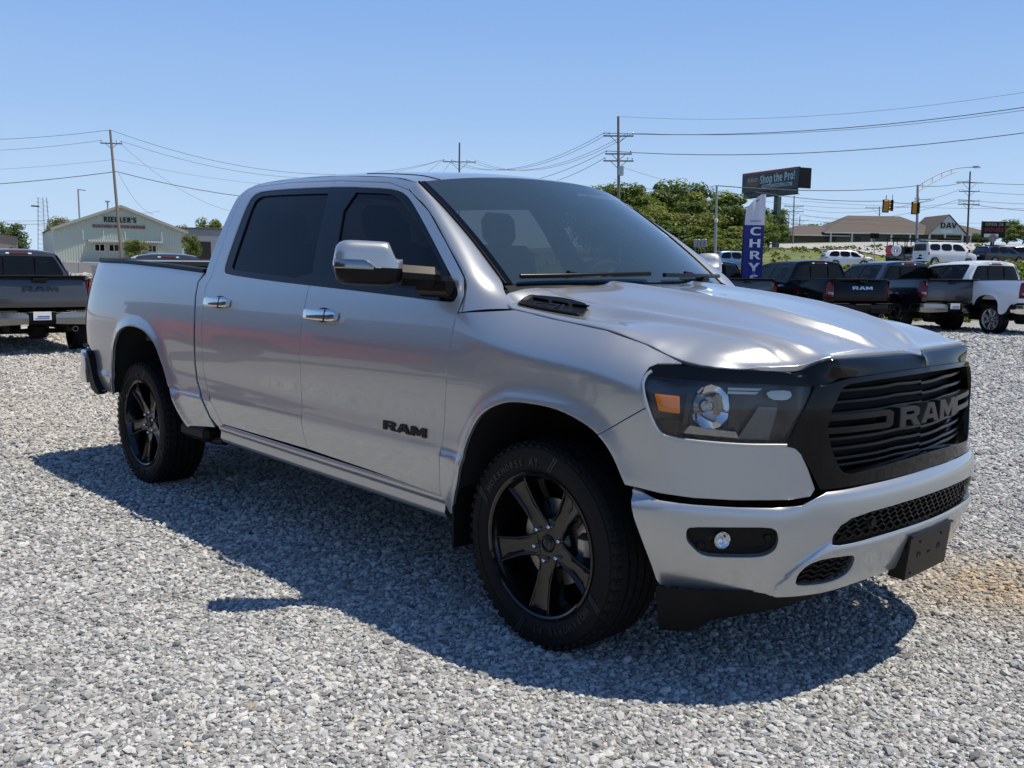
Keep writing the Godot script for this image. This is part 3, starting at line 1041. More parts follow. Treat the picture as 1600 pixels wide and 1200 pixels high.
	if fine:
		for sg in [1.0, -1.0]:
			var mv := MB.new(); mv.fz = sg
			var vent := pv([-.285, .775, -.265, .825, -.235, .840, -.12, .805, -.01, .762, -.003, .745, -.05, .655, -.075, .640, -.15, .655, -.26, .715, -.285, .735])
			panel(mv, func(x: float, z: float) -> Vector3: return hood_s(x, z) + Vector3(0, .012, .003), smooth(vent), .012, .014, [], -1.0)
			var vo := obj("bonnet_vent", mv, M.satin, bon)
			mv = MB.new(); mv.fz = sg
			for k in 3:
				var p := Vector2(-.235, .775).lerp(Vector2(-.06, .705), k / 2.0 * .9 + .05)
				mv.bar(hood_s(p.x - .035, p.y - .03) + Vector3(0, .014, .004), hood_s(p.x + .03, p.y - .055) + Vector3(0, .014, .004), .018, .008, .002)
			obj("vent_louvre", mv, M.gloss, vo)
			mv = MB.new(); mv.fz = sg
			var tm := TextMesh.new()
			tm.text = "5.7L"
			tm.font = bold_font()
			tm.font_size = 32
			tm.pixel_size = 0.0016
			tm.depth = .004
			var ar := tm.surface_get_arrays(0)
			var X := Vector3(.86, -.06, -.40).normalized()
			var Nn := Vector3(.06, .80, .60)
			var Y := Nn.cross(X).normalized()
			Nn = X.cross(Y)
			var base := mv.v.size()
			for q in ar[Mesh.ARRAY_VERTEX].size():
				var vv: Vector3 = ar[Mesh.ARRAY_VERTEX][q]
				var nv: Vector3 = ar[Mesh.ARRAY_NORMAL][q]
				mv.vert(Vector3(-.145, hood_y(-.145, .765) + .017, .765) + X * vv.x * 1.6 + Y * vv.y + Nn * vv.z, X * nv.x + Y * nv.y + Nn * nv.z)
			for q in range(0, ar[Mesh.ARRAY_INDEX].size(), 3): mv.tri(base + ar[Mesh.ARRAY_INDEX][q], base + ar[Mesh.ARRAY_INDEX][q + 1], base + ar[Mesh.ARRAY_INDEX][q + 2])
			obj("vent_lettering", mv, M.badge_grey, vo)
	# dark bay under the bonnet and cowl
	var mb2 := MB.new()
	mb2.box(Vector3(.12, .82, 0), Vector3(1.15, .62, 1.30), .02)
	var cw := []
	for e in [[0.0, .0], [.35, -.012], [.7, -.030], [1.0, -.05]]:
		var r := []
		for k in 17:
			var s := k / 8.0 - 1.0
			var A := screen_s(s, .01) - Vector3(.0, .006, 0)
			var B := Vector3(-.22, hood_y(-.3, absf(s) * .80) - .04, s * .80)
			r.append(A.lerp(B, e[0]) + Vector3(0, e[1] * .3, 0))
		cw.append(r)
	mb2.grid(cw)
	obj("cowl", mb2, M.plastic, root)
	# roof, back of the cab
	mb2 = MB.new()
	var rg := []
	var nr := 24 if fine else 8
	for r in nr + 1:
		var row := []
		for k in 2 * nr + 1: row.append(roof_s(sin((float(k) / nr - 1.0) * PI * .5), float(r) / nr))
		rg.append(row)
	mb2.grid(rg)
	var rf := obj("roof", mb2, body, root)
	for sg in [1.0, -1.0]:
		mb2 = MB.new(); mb2.fz = sg
		var ditch := []
		for k in 13: ditch.append(roof_s(.86, .62 + .38 * k / 12.0) + Vector3(0, .0, 0))
		mb2.tube(ditch, .0035, 6)
		obj("roof_seam", mb2, M.satin, rf)
	mb2 = MB.new()
	var back := []
	var topy := func(s: float) -> float: return 1.884 + .050 * (1.0 - pow(absf(s), 2.6))
	for j in 13:
		var row := []
		for k in 33:
			var s := sin((k / 16.0 - 1.0) * PI * .5)
			var y := lerpf(1.0, 1.83, j / 10.0) if j <= 10 else lerpf(1.83, topy.call(s), (j - 10) / 2.0)
			var p := cab_back(s, minf(y, 1.83))
			if j > 10:
				var q := roof_s(s, 0.0)
				p = cab_back(s, 1.83).lerp(q, (j - 10) / 2.0)
			row.append(p)
		back.append(row)
	mb2.grid(back)
	var bk := obj("cab_back", mb2, body, root)
	mb2 = MB.new()
	panel(mb2, func(s: float, y: float) -> Vector3: return cab_back(s, y) + Vector3(-.006, 0, 0), smooth(pv([-.86, 1.43, .86, 1.43, .90, 1.50, .86, 1.80, .8, 1.825, -.8, 1.825, -.86, 1.80, -.90, 1.50])), .06, .01, [], -1.0)
	obj("rear_window", mb2, M.gloss, bk)
	for x in [-.28, .28]:
		mb2 = MB.new()
		mb2.box(Vector3(-2.812, 1.62, x), Vector3(.012, .37, .022), .003)
		obj("rear_window_divider", mb2, M.plastic, bk)
	mb2 = MB.new()
	mb2.box(Vector3(-2.775, 1.872, 0), Vector3(.05, .034, .32), .01)
	obj("high_brake_light", mb2, M.red, rf)
	for z in [-.20, .20]:
		mb2 = MB.new()
		mb2.box(Vector3(-2.775, 1.872, z), Vector3(.05, .032, .07), .01)
		obj("cargo_lamp", mb2, M.white, rf)
	# windscreen
	mb2 = MB.new()
	rg = []
	for r in 17:
		var row := []
		for k in 33: row.append(screen_s(k / 16.0 - 1.0, r / 16.0))
		rg.append(row)
	mb2.grid(rg)
	var ws := obj("windscreen", mb2, M.screen_glass, root)
	mb2 = MB.new()
	for e in [0.0, 1.0]:
		rg = []
		for r in 3:
			var row := []
			for k in 33: row.append(screen_s((k / 16.0 - 1.0) * .999, absf(e - r * .035 * (1.0 if e == 0.0 else .8))) - Vector3(.003, .005, 0))
			rg.append(row)
		mb2.grid(rg)
	for sg in [1.0, -1.0]:
		mb2.fz = sg
		rg = []
		for r in 17: rg.append([screen_s(.999, r / 16.0) + Vector3(.001, .002, 0), screen_s(.955, r / 16.0) + Vector3(.001, .002, 0)])
		mb2.grid(rg)
	obj("windscreen_border", mb2, M.gloss, ws)
	front_end(root, body, fine, cell, both)
	rear_end(root, body, fine, o, both)
	cabin(root, fine)
	# chassis
	mb2 = MB.new()
	mb2.box(Vector3(-1.55, .55, 0), Vector3(2.4, .12, 1.72), .02)
	mb2.box(Vector3(-3.78, .74, 0), Vector3(1.75, .12, 1.5), .02)
	for z in [-.52, .52]: mb2.box(Vector3(-1.9, .50, z), Vector3(5.2, .14, .08), .01)
	mb2.tube([Vector3(-3.672, .40, -.75), Vector3(-3.672, .40, .75)], .05, 10)
	mb2.tube([Vector3(0, .38, -.75), Vector3(0, .38, .75)], .035, 10)
	mb2.box(Vector3(-3.672, .40, .1), Vector3(.3, .28, .28), .06)
	mb2.box(Vector3(-2.6, .42, -.2), Vector3(.8, .2, .3), .05)
	mb2.box(Vector3(.45, .42, 0), Vector3(.7, .1, .9), .02)
	obj("chassis", mb2, M.dark, root)
	for sg in [1.0, -1.0]:
		make_wheel(root, Vector3(0, .398, .830 * sg), sg, deg_to_rad(-1.2), fine, o.get("alloy", false))
		make_wheel(root, Vector3(-3.672, .398, .825 * sg), sg, 0.0, fine, o.get("alloy", false))

func snorm_of(s: Callable, u: float, y: float) -> Vector3:
	SF = s
	NS = 1.0
	return snorm(u, y)

func headlight(root: Node3D, lens: PackedVector2Array, trim: PackedVector2Array, sg: float, cell: float) -> void:
	var mb := MB.new(); mb.fz = sg
	panel(mb, skin(-.002), inset(trim, .001), cell, .03)
	obj("headlight_trim", mb, M.gloss, root)
	mb = MB.new(); mb.fz = sg
	# housing: a dish behind the lens
	panel(mb, func(u: float, y: float) -> Vector3: return skin_o(u, y, -.030 - .045 * smoothstep(.50, .62, u) * (1.0 - smoothstep(.93, 1.02, u))), inset(lens, -.003), cell, .0)
	edge_lip(mb, skin(-.003), inset(lens, .0005), cell, .035, 1.0, 1.0)
	var h := obj("headlight", mb, M.lamp_back, root)
	mb = MB.new(); mb.fz = sg
	panel(mb, skin(-.003), inset(lens, .0015), cell, .006)
	obj("lamp_lens", mb, M.lens, h)
	mb = MB.new(); mb.fz = sg
	panel(mb, func(u: float, y: float) -> Vector3: return skin_o(u, y, -.012), pv([.520, 1.030, .600, 1.026, .603, .972, .537, .978]), .03, .02)
	obj("amber_reflector", mb, M.amber, h)
	# satin rim pressed into the sheet metal round the lamp
	mb = MB.new(); mb.fz = sg
	var rim := []
	for q in [[.500, 1.106], [.486, 1.092], [.479, 1.066], [.486, 1.03], [.500, .987], [.520, .940], [.544, .905], [.575, .891], [.672, .8825], [.812, .8775], [.955, .880]]: rim.append(skin_o(q[0], q[1], .0005))
	var rs := []
	for k in 41: rs.append(cr3(rim, k / 40.0 * 10.0))
	mb.tube(rs, .0065, 8)
	obj("lamp_rim", mb, M.silver, h)
	mb = MB.new(); mb.fz = sg
	panel(mb, skin(-.020), pv([.62, .905, .80, .896, .79, .915, .70, .922, .64, .93]), .02, .03)
	obj("lamp_ledge", mb, M.dim_chrome, h)
	mb = MB.new(); mb.fz = sg
	panel(mb, skin(-.018), pv([.76, 1.062, .87, 1.062, .86, 1.056, .76, 1.055]), .02, .03)
	panel(mb, skin(-.018), pv([.76, 1.050, .86, 1.050, .85, 1.044, .76, 1.043]), .02, .03)
	obj("lamp_fin", mb, M.dim_chrome, h).set_meta("kind", "stuff")
	for e in [[.765, .80, .93, 1.05], [.615, .628, .93, 1.04]]:
		mb = MB.new(); mb.fz = sg
		panel(mb, skin(-.030), pv([e[0], e[2], e[1], e[2], e[1] + .02, e[3], e[0] + .01, e[3]]), .02, .04)
		obj("lamp_partition", mb, M.trimgrey, h)
	# low beam: a bright faceted bowl with a half shade
	mb = MB.new(); mb.fz = sg
	var c := skin_o(.683, .992, -.075)
	var fw := snorm_of(skin(), .80, .99)
	fw = (fw + Vector3(.6, 0, 0)).normalized()
	var rt := Vector3.UP.cross(fw).normalized()
	mb.xf = Transform3D(Basis(rt, fw.cross(rt), fw), c)
	var rows := []
	for r in 8:
		var f := r / 7.0
		var row := []
		for s in 12:
			var a := TAU * s / 12.0
			row.append(Vector3(cos(a) * .066 * sqrt(f) * (1.0 + .06 * (s % 2)), sin(a) * .076 * sqrt(f), .055 * f))
		rows.append(row)
	mb.grid(rows, true)
	obj("low_beam_reflector", mb, M.chrome, h)
	mb = MB.new(); mb.fz = sg
	mb.xf = Transform3D(Basis(rt, fw.cross(rt), fw), c + fw * .03)
	mb.lathe([Vector2(0, .014), Vector2(.012, .012), Vector2(.018, .0), Vector2(.018, -.02)], 14)
	obj("low_beam_bulb_cap", mb, M.dim_chrome, h)
	mb = MB.new(); mb.fz = sg
	# high-beam chamber: sloping clear divider and a small lens at the top
	panel(mb, skin(-.028), pv([.80, .893, .90, .893, .925, 1.0, .865, 1.0]), .02, .02)
	obj("high_beam_divider", mb, mat("frosted_lamp_grey", lin(.10, .105, .11), .3, .4), h)
	mb = MB.new(); mb.fz = sg
	panel(mb, skin(-.022), smooth(pv([.885, 1.054, .965, 1.058, .975, 1.040, .955, 1.026, .90, 1.028])), .02, .012)
	obj("marker_lens", mb, M.dim_chrome, h)
	mb = MB.new(); mb.fz = sg
	panel(mb, skin(-.026), pv([.515, .945, .60, .945, .66, .91, .60, .902, .56, .908, .535, .925]), .02, .012)
	obj("lower_marker", mb, M.gloss, h)

func mirror(root: Node3D, body: Material, sg: float, fine: bool) -> void:
	# big folding mirror: body on a short arm from the door corner
	var a := Vector3(-.86, 1.455, 1.30)
	var b := Vector3(-.69, 1.445, 1.075)
	var mb := MB.new(); mb.fz = sg
	var ax := (b - a).normalized()
	var fw := Vector3(.94, 0, .33)
	fw = (fw - ax * fw.dot(ax)).normalized()
	var up := Vector3.UP
	var rows := []
	var low := []
	var n := 20
	for k in n + 1:
		var f := float(k) / n
		# outline of the housing, in front view
		var e := 1.0 - pow(absf(2.0 * f - 1.0), 6.0)
		var c := a.lerp(b, f)
		var top: float = .095 * pow(maxf(e, .001), .42)
		if f > .78: top = lerpf(top, .026, smoothstep(.79, .92, f))
		var th: float = .085 * pow(maxf(e, .001), .5) + .012
		var dn := -.012
		var r := []
		for j in 11:
			var t := j / 10.0 * PI
			var sy := sin(t)
			var cx := cos(t)
			r.append(c + up * (dn + (top - dn) * pow(maxf(sy, 0), .55)) + fw * (th * signf(cx) * pow(absf(cx), .6) * .8))
		rows.append(r)
		var r2 := []
		for j in 9:
			var t := PI + j / 8.0 * PI
			var cx := cos(t)
			r2.append(c + up * (dn - .003 + .072 * pow(maxf(e, .001), .42) * -pow(absf(sin(t)), .55)) + fw * (th * signf(cx) * pow(absf(cx), .6) * .8))
		low.append(r2)
	mb.grid(rows)
	var mo := obj("side_mirror", mb, body, root)
	mb = MB.new(); mb.fz = sg
	mb.grid(low)
	mb.bar(b + Vector3(-.02, -.035, .03), Vector3(-.61, 1.398, .94), .085, .085, .03)
	mb.box(Vector3(-.63, 1.365, .955), Vector3(.24, .085, .05), .022)
	obj("mirror_base", mb, M.satin, mo)
	if fine:
		mb = MB.new(); mb.fz = sg
		var lr := []
		for k in 13:
			var f := .03 + k / 12.0 * .56
			var e := 1.0 - pow(absf(2.0 * f - 1.0), 5.0)
			var c := a.lerp(b, f)
			var th: float = (.085 * pow(maxf(e, .001), .5) + .012) * .8 + .003
			var hgt: float = .026 if f < .48 else lerpf(.026, .008, (f - .48) / .11)
			lr.append([c + fw * (th - .012) + up * (.0 - .012 + hgt + .004), c + fw * th + up * (-.012 + hgt), c + fw * (th + .002) + up * (-.012 - .004), c + fw * th + up * (-.022), c + fw * (th - .012) + up * (-.026)])
		mb.grid(lr)
		obj("turn_signal", mb, M.dim_chrome, mo)
		mb = MB.new(); mb.fz = sg
		mb.bar(a.lerp(b, .14) - fw * .068 + up * .015, a.lerp(b, .70) - fw * .068 + up * .015, .01, .11, .003)
		obj("mirror_glass", mb, M.chrome, mo)
	# black corner plate where the arm meets the glass
	mb = MB.new(); mb.fz = sg
	panel(mb, skin(.001), pv([-.50, 1.318, -.50, 1.352, -.60, 1.43, -.70, 1.43, -.74, 1.335]), .05, .01)
	obj("mirror_patch", mb, M.satin, mo)

func cabin(root: Node3D, fine: bool) -> void:
	var mb := MB.new()
	mb.box(Vector3(-1.6, .66, 0), Vector3(2.3, .06, 1.7), .01)
	mb.box(Vector3(-.62, 1.16, 0), Vector3(.5, .34, 1.62), .08)
	mb.box(Vector3(-.66, 1.28, 0), Vector3(.42, .12, 1.36), .05)
	obj("dashboard", mb, M.trimgrey, root)
	for e in [[-1.35, .42, .52], [-1.35, -.42, .52], [-2.35, .40, .66], [-2.35, -.40, .66]]:
		mb = MB.new()
		mb.box(Vector3(e[0], .98, e[1]), Vector3(.52, .16, e[2]), .06)
		mb.box(Vector3(e[0] - .28, 1.28, e[1]), Vector3(.15, .60, e[2] * .92), .06, Basis(Vector3.BACK, .22))
		var st := obj("seat", mb, M.cloth, root)
		mb = MB.new()
		mb.box(Vector3(e[0] - .38, 1.67, e[1]), Vector3(.10, .19, .26), .045, Basis(Vector3.BACK, .15))
		obj("headrest", mb, M.cloth, st)
	mb = MB.new()
	var ring := []
	for k in 25: ring.append(Vector3(-.92, 1.30, -.42) + (Vector3(.25, .97, 0).normalized() * sin(TAU * k / 24.0) + Vector3(0, 0, 1) * cos(TAU * k / 24.0)) * .185)
	mb.tube(ring, .016, 8, false)
	mb.box(Vector3(-.90, 1.29, -.42), Vector3(.05, .12, .16), .02)
	mb.bar(Vector3(-.90, 1.29, -.60), Vector3(-.90, 1.29, -.24), .03, .03)
	obj("steering_wheel", mb, M.trimgrey, root)
	mb = MB.new()
	mb.grid([[roof_s(-.9, .02) - Vector3(0, .04, 0), roof_s(0, .02) - Vector3(0, .04, 0), roof_s(.9, .02) - Vector3(0, .04, 0)], [roof_s(-.9, .98) - Vector3(0, .04, 0), roof_s(0, .98) - Vector3(0, .04, 0), roof_s(.9, .98) - Vector3(0, .04, 0)]])
	obj("headliner", mb, M.trimgrey, root)
	if fine:
		mb = MB.new()
		mb.box(screen_s(0, .86) + Vector3(-.07, -.06, 0), Vector3(.03, .07, .26), .015, Basis(Vector3.BACK, -.1))
		mb.bar(screen_s(0, .93) - Vector3(.01, .01, 0), screen_s(0, .86) + Vector3(-.07, -.04, 0), .02, .03)
		obj("rear_view_mirror", mb, M.plastic, root)
		mb = MB.new()
		mb.grid([[screen_s(-.16, .975) - Vector3(.002, .003, 0), screen_s(.16, .975) - Vector3(.002, .003, 0)], [screen_s(-.10, .70) - Vector3(.002, .003, 0), screen_s(.10, .70) - Vector3(.002, .003, 0)]])
		obj("sensor_shroud", mb, M.gloss, root)
		mb = MB.new()
		mb.grid([[screen_s(-.93, .90) + Vector3(.002, .002, 0), screen_s(-.86, .90) + Vector3(.002, .002, 0)], [screen_s(-.93, .84) + Vector3(.002, .002, 0), screen_s(-.86, .84) + Vector3(.002, .002, 0)]])
		obj("windscreen_sticker", mb, M.white, root)

func front_end(root: Node3D, body: Material, fine: bool, cell: float, both: Callable) -> void:
	# bumper with its openings
	var bp := pv([.462, .703, .555, .682, .664, .676, .788, .675, .912, .678, 1.0, .687, 1.047, .712, 1.085, .728, 1.25, .733, umax, .738, umax, .395, 1.50, .395, 1.40, .392, 1.248, .380, 1.12, .366, 1.048, .362, .95, .360, .88, .372, .652, .368, .556, .372, .543, .39, .530, .44, .508, .52, .480, .618])
	var fog := smooth(pv([.643, .590, .655, .604, .78, .612, .905, .618, .928, .606, .937, .57, .930, .536, .900, .511, .860, .502, .723, .495, .687, .504, .655, .536, .643, .556]))
	var lg := pv([1.112, .548, 1.114, .580, 1.135, .614, 1.177, .636, 1.263, .648, 1.45, .655, umax, .657, umax, .556, 1.45, .555, 1.328, .552, 1.141, .545])
	var sv := smooth(pv([1.003, .412, 1.006, .45, 1.032, .486, 1.084, .506, 1.198, .506, 1.222, .490, 1.225, .455, 1.205, .428, 1.16, .410, 1.10, .402, 1.02, .402]))
	var bum: MeshInstance3D = both.call("front_bumper", bumper_skin, bp, body, cell * .55, .055, [fog, lg, sv], .03)
	var rec := func(off: float) -> Callable: return func(u: float, y: float) -> Vector3:
		var p := bumper_skin(u, y)
		var n := skin_o(u, .55, 1.0) - skin_o(u, .55, 0.0)
		return p + n * off
	both.call("lower_grille", rec.call(-.03), inset(lg, -.004) if false else lg, M.plastic, cell, 0.0, [], -1.0, bum)
	for sg in [1.0, -1.0]:
		var mb := MB.new(); mb.fz = sg
		panel(mb, rec.call(-.028), inset(fog, -.006), cell, 0.0)
		var fr := obj("fog_lamp_bezel", mb, M.plastic, bum)
		if fine:
			# the lamp pocket inside the bezel, the lamp and two sensors
			mb = MB.new(); mb.fz = sg
			panel(mb, rec.call(-.024), fog, cell, .02, [smooth(pv([.735, .590, .90, .597, .905, .545, .875, .53, .77, .525, .735, .55]))], 1.0, .05)
			obj("fog_lamp_frame", mb, M.plastic, fr)
			mb = MB.new(); mb.fz = sg
			var nn := skin_o(.79, .55, 1.0) - skin_o(.79, .55, 0.0)
			var c := bumper_skin(.752, .562) - nn * .020
			var fw := (nn + Vector3(.9, 0, 0)).normalized()
			var rt := Vector3.UP.cross(fw).normalized()
			mb.xf = Transform3D(Basis(rt, fw.cross(rt), fw), c)
			mb.lathe([Vector2(0, .016), Vector2(.012, .012), Vector2(.018, .0), Vector2(.024, .004), Vector2(.027, .016), Vector2(.029, .018), Vector2(.030, -.02)], 20)
			obj("fog_lamp", mb, M.chrome, fr)
			for e in [[.690, .535, .016], [.905, .575, .014]]:
				mb = MB.new(); mb.fz = sg
				nn = skin_o(e[0], .55, 1.0) - skin_o(e[0], .55, 0.0)
				rt = Vector3.UP.cross(nn).normalized()
				mb.xf = Transform3D(Basis(rt, nn.cross(rt), nn), bumper_skin(e[0], e[1]) - nn * .024)
				mb.lathe([Vector2(0, .006), Vector2(e[2] * .8, .006), Vector2(e[2], .002), Vector2(e[2], -.01)], 16)
				obj("parking_sensor", mb, M.satin, fr)
		mb = MB.new(); mb.fz = sg
		panel(mb, rec.call(-.028), inset(sv, -.006), cell, 0.0)
		var svo := obj("side_vent", mb, M.plastic, bum)
		if fine:
			mb = MB.new(); mb.fz = sg
			for k in 5:
				var y := .418 + k * .019
				var lo := 1.02 + maxf(0, (k - 1) * .008)
				var hi := 1.20 + minf(.02, k * .006)
				var last := Vector3.ZERO
				for q in 9:
					var uu := lerpf(lo, hi, q / 8.0)
					var p: Vector3 = rec.call(-.018).call(uu, y + .006 * (1 if q % 2 else -1))
					if q: mb.bar(last, p, .010, .006, 0.0)
					last = p
			obj("vent_mesh", mb, M.satin, svo)
	if fine:
		# honeycomb bars in the wide lower opening
		for row in 5:
			var mb := MB.new()
			for sg in [1.0, -1.0]:
				mb.fz = sg
				var last := Vector3.ZERO
				var y0 := .566 + row * .0185
				for q in 25:
					var uu := lerpf(1.13 + absf(row - 1.0) * .012, umax, q / 24.0)
					var p: Vector3 = rec.call(-.016).call(uu, y0 + .0065 * (1 if (q + row) % 2 else -1))
					if q: mb.bar(last, p, .012, .006, 0.0)
					last = p
			obj("mesh_bar", mb, M.satin, bum)
		for sg in [1.0, -1.0]:
			var mb := MB.new(); mb.fz = sg
			var nn := skin_o(1.30, .55, 1.0) - skin_o(1.30, .55, 0.0)
			var rt := Vector3.UP.cross(nn).normalized()
			mb.xf = Transform3D(Basis(rt, nn.cross(rt), nn), rec.call(-.014).call(1.295, .603))
			mb.lathe([Vector2(0, .012), Vector2(.014, .012), Vector2(.016, .006), Vector2(.022, .006), Vector2(.026, .0), Vector2(.026, -.01)], 18)
			obj("parking_sensor", mb, M.satin, bum)
	# air dam under the bumper
	var mb3 := MB.new()
	for sg in [1.0, -1.0]:
		mb3.fz = sg
		var rows := []
		for e in [[.0, .03], [.33, .0], [.66, -.02], [1.0, -.05]]:
			var r := []
			for k in 25:
				var uu := lerpf(.548, umax, k / 24.0)
				var top := tab([Vector2(.5, .380), Vector2(.88, .376), Vector2(1.05, .366), Vector2(1.3, .39), Vector2(1.7, .40)], uu)
				var bot := tab([Vector2(.53, .195), Vector2(.68, .20), Vector2(.74, .245), Vector2(1.05, .29), Vector2(1.3, .33), Vector2(1.7, .35)], uu)
				r.append(skin_o(uu, .6, e[1] - .02 - .05 * smoothstep(.6, 1.0, uu)) * Vector3(1, 0, 1) + Vector3(0, lerpf(top, bot, e[0]), 0))
			rows.append(r)
		mb3.grid(rows)
	obj("air_dam", mb3, M.plastic, root)
	# number plate bracket, leaning back with the bumper
	mb3 = MB.new()
	mb3.xf = Transform3D(Basis(Vector3.BACK, -.10), Vector3(1.060, .438, 0))
	mb3.box(Vector3(0, 0, 0), Vector3(.012, .168, .352), .004)
	mb3.box(Vector3(.006, .082, 0), Vector3(.016, .008, .352), .003)
	mb3.box(Vector3(-.028, -.02, .171), Vector3(.056, .12, .008), .003)
	mb3.box(Vector3(-.028, -.02, -.171), Vector3(.056, .12, .008), .003)
	mb3.box(Vector3(-.03, -.078, 0), Vector3(.06, .010, .34), .003)
	var pb := obj("plate_bracket", mb3, M.satin, root)
	if fine:
		for e in [[.0, .085, .011], [.0, -.085, .011], [-.005, 0.0, .006], [.05, .09, .004], [.05, -.09, .004], [-.06, .135, .004]]:
			mb3 = MB.new()
			mb3.xf = Transform3D(Basis(Vector3.BACK, -.10), Vector3(1.060, .438, 0)) * Transform3D(Basis(Vector3.UP, PI / 2), Vector3(.0064, e[0], e[1]))
			mb3.lathe([Vector2(0, .0), Vector2(e[2], .0), Vector2(e[2] + .002, .0012)], 14)
			obj("bolt_hole", mb3, M.dark, pb)
	# grille surround: nose piece from the bonnet's edge down to the opening, and the ring on the skin
	mb3 = MB.new()
	for sg in [1.0, -1.0]:
		mb3.fz = sg
		var topl := [Vector3(.835, 1.112, .655), Vector3(.862, 1.118, .624), Vector3(.886, 1.134, .602), Vector3(.912, 1.150, .576), Vector3(.937, 1.160, .548), Vector3(.946, 1.161, .50), Vector3(.960, 1.160, .30), Vector3(.970, 1.158, .07), Vector3(1.004, 1.146, 0.0)]
		var ub := [1.040, 1.075, 1.100, 1.125, 1.150, 1.185, 1.37, 1.61, umax]
		var yb := [1.072, 1.076, 1.082, 1.088, 1.092, 1.096, 1.104, 1.108, 1.108]
		var bl := []
		for k in 9: bl.append(skin_o(ub[k], yb[k], .001))
		var rows := []
		for k in 41:
			var f := k / 40.0 * 8.0
			var A := cr3(topl, f)
			var B := cr3(bl, f)
			var r := [A + Vector3(-.03, -.012, 0), A + Vector3(-.004, -.004, 0)]
			for j in 9:
				var g := j / 8.0
				r.append(A.lerp(B, g) + Vector3(.65, .22, .1) * A.distance_to(B) * .17 * sin(PI * g) * pow(1.0 - g, .35))
			rows.append(r)
		mb3.grid(rows)
	var gs := obj("grille_surround", mb3, M.gloss, root)
	var open := pv([1.129, 1.05, 1.150, 1.072, 1.182, 1.082, 1.30, 1.088, 1.45, 1.092, umax, 1.094, umax, .797, 1.45, .792, 1.188, .775, 1.160, .782, 1.140, .80, 1.111, .85, 1.092, .90, 1.085, .945, 1.097, .995])
	var ring := pv([1.042, 1.072, .956, .884, .985, .870, 1.012, .845, 1.040, .795, 1.072, .735, 1.25, .738, umax, .742, umax, 1.108, 1.60, 1.108, 1.37, 1.104, 1.185, 1.096, 1.13, 1.088, 1.075, 1.076])
	both.call("grille_ring", func(u: float, y: float) -> Vector3: return skin_o(u, y, .004 + .012 * smoothstep(.99, 1.08, u)), ring, M.gloss, cell, .03, [open], .07, gs)
	both.call("grille_back", skin(-.07), pv([1.05, 1.10, umax, 1.11, umax, .75, 1.05, .76]), M.dark, .08, 0.0, [], -1.0, gs)
	if fine:
		for y in [1.052, 1.014, .976, .892, .858, .824, .800]:
			for sg in [1.0, -1.0]:
				var mb := MB.new(); mb.fz = sg
				var lo := tab([Vector2(.78, 1.15), Vector2(.85, 1.105), Vector2(.94, 1.08), Vector2(1.0, 1.092), Vector2(1.06, 1.13)], y)
				var prof := [[.007, -.052], [.009, -.034], [.0075, -.026], [.004, -.0235], [-.004, -.0235], [-.0065, -.028], [-.006, -.052]]
				var rows := []
				for e in prof:
					var r := []
					for k in 17:
						var uu := lerpf(lo, umax, k / 16.0)
						var wob := .004 * smoothstep(1.42, 1.52, uu) * (1.0 if sg > 0 else -.6) + .003 * sin((uu - 1.3) * 14.0) * smoothstep(1.35, 1.5, uu)
						r.append(skin_o(uu, y, e[1]) + Vector3(0, e[0] + wob, 0))
					rows.append(r)
				mb.grid(rows)
				obj("slat", mb, M.badge, gs)
		# centre bar: an open bracket from each side, with the name between
		for sg in [1.0, -1.0]:
			var mb := MB.new(); mb.fz = sg
			var loop := pv([1.078, .918, 1.40, .918, 1.418, .926, 1.42, .968, 1.40, .976, 1.086, .976])
			panel(mb, skin(.006), loop, .03, .05, [pv([1.07, .934, 1.375, .934, 1.38, .938, 1.38, .957, 1.375, .961, 1.07, .961])], 1.0, .04)
			obj("grille_bar", mb, M.badge, gs)
		var mb4 := MB.new()
		# the nose is symmetric: u past the middle folds to the far side
		var fold := func(u: float, y: float) -> Vector3:
			if u <= umax: return skin_o(u, y, .016)
			var p := skin_o(2.0 * umax - u, y, .016)
			return Vector3(p.x, p.y, -p.z)
		lettering(mb4, fold, 1.448, 2.0 * umax - 1.448, .914, .980, 1.0, .04, .03)
		obj("grille_lettering", mb4, M.badge_grey, gs)
		for k in 2:
			# wipers
			var mb := MB.new()
			var pz := .34 if k == 0 else -.42
			var piv := Vector3(-.30 + .03 * k, 1.400, pz)
			var tip := screen_s((pz + .40) / .80, .02) + Vector3(.018, .022, 0)
			var tail := screen_s((pz - .26) / .80, .025) + Vector3(.018, .024, 0)
			mb.box(piv, Vector3(.06, .03, .06), .012)
			mb.tube([piv, piv.lerp(tip, .3) + Vector3(0, .02, 0), tip.lerp(tail, .35) + Vector3(.0, .012, 0)], .009, 6)
			var bl := []
			for q in 9: bl.append(tip.lerp(tail, q / 8.0) + Vector3(.03, .0, 0) * sin(PI * q / 8.0))
			mb.tube(bl, .011, 6)
			obj("wiper", mb, M.satin, root)

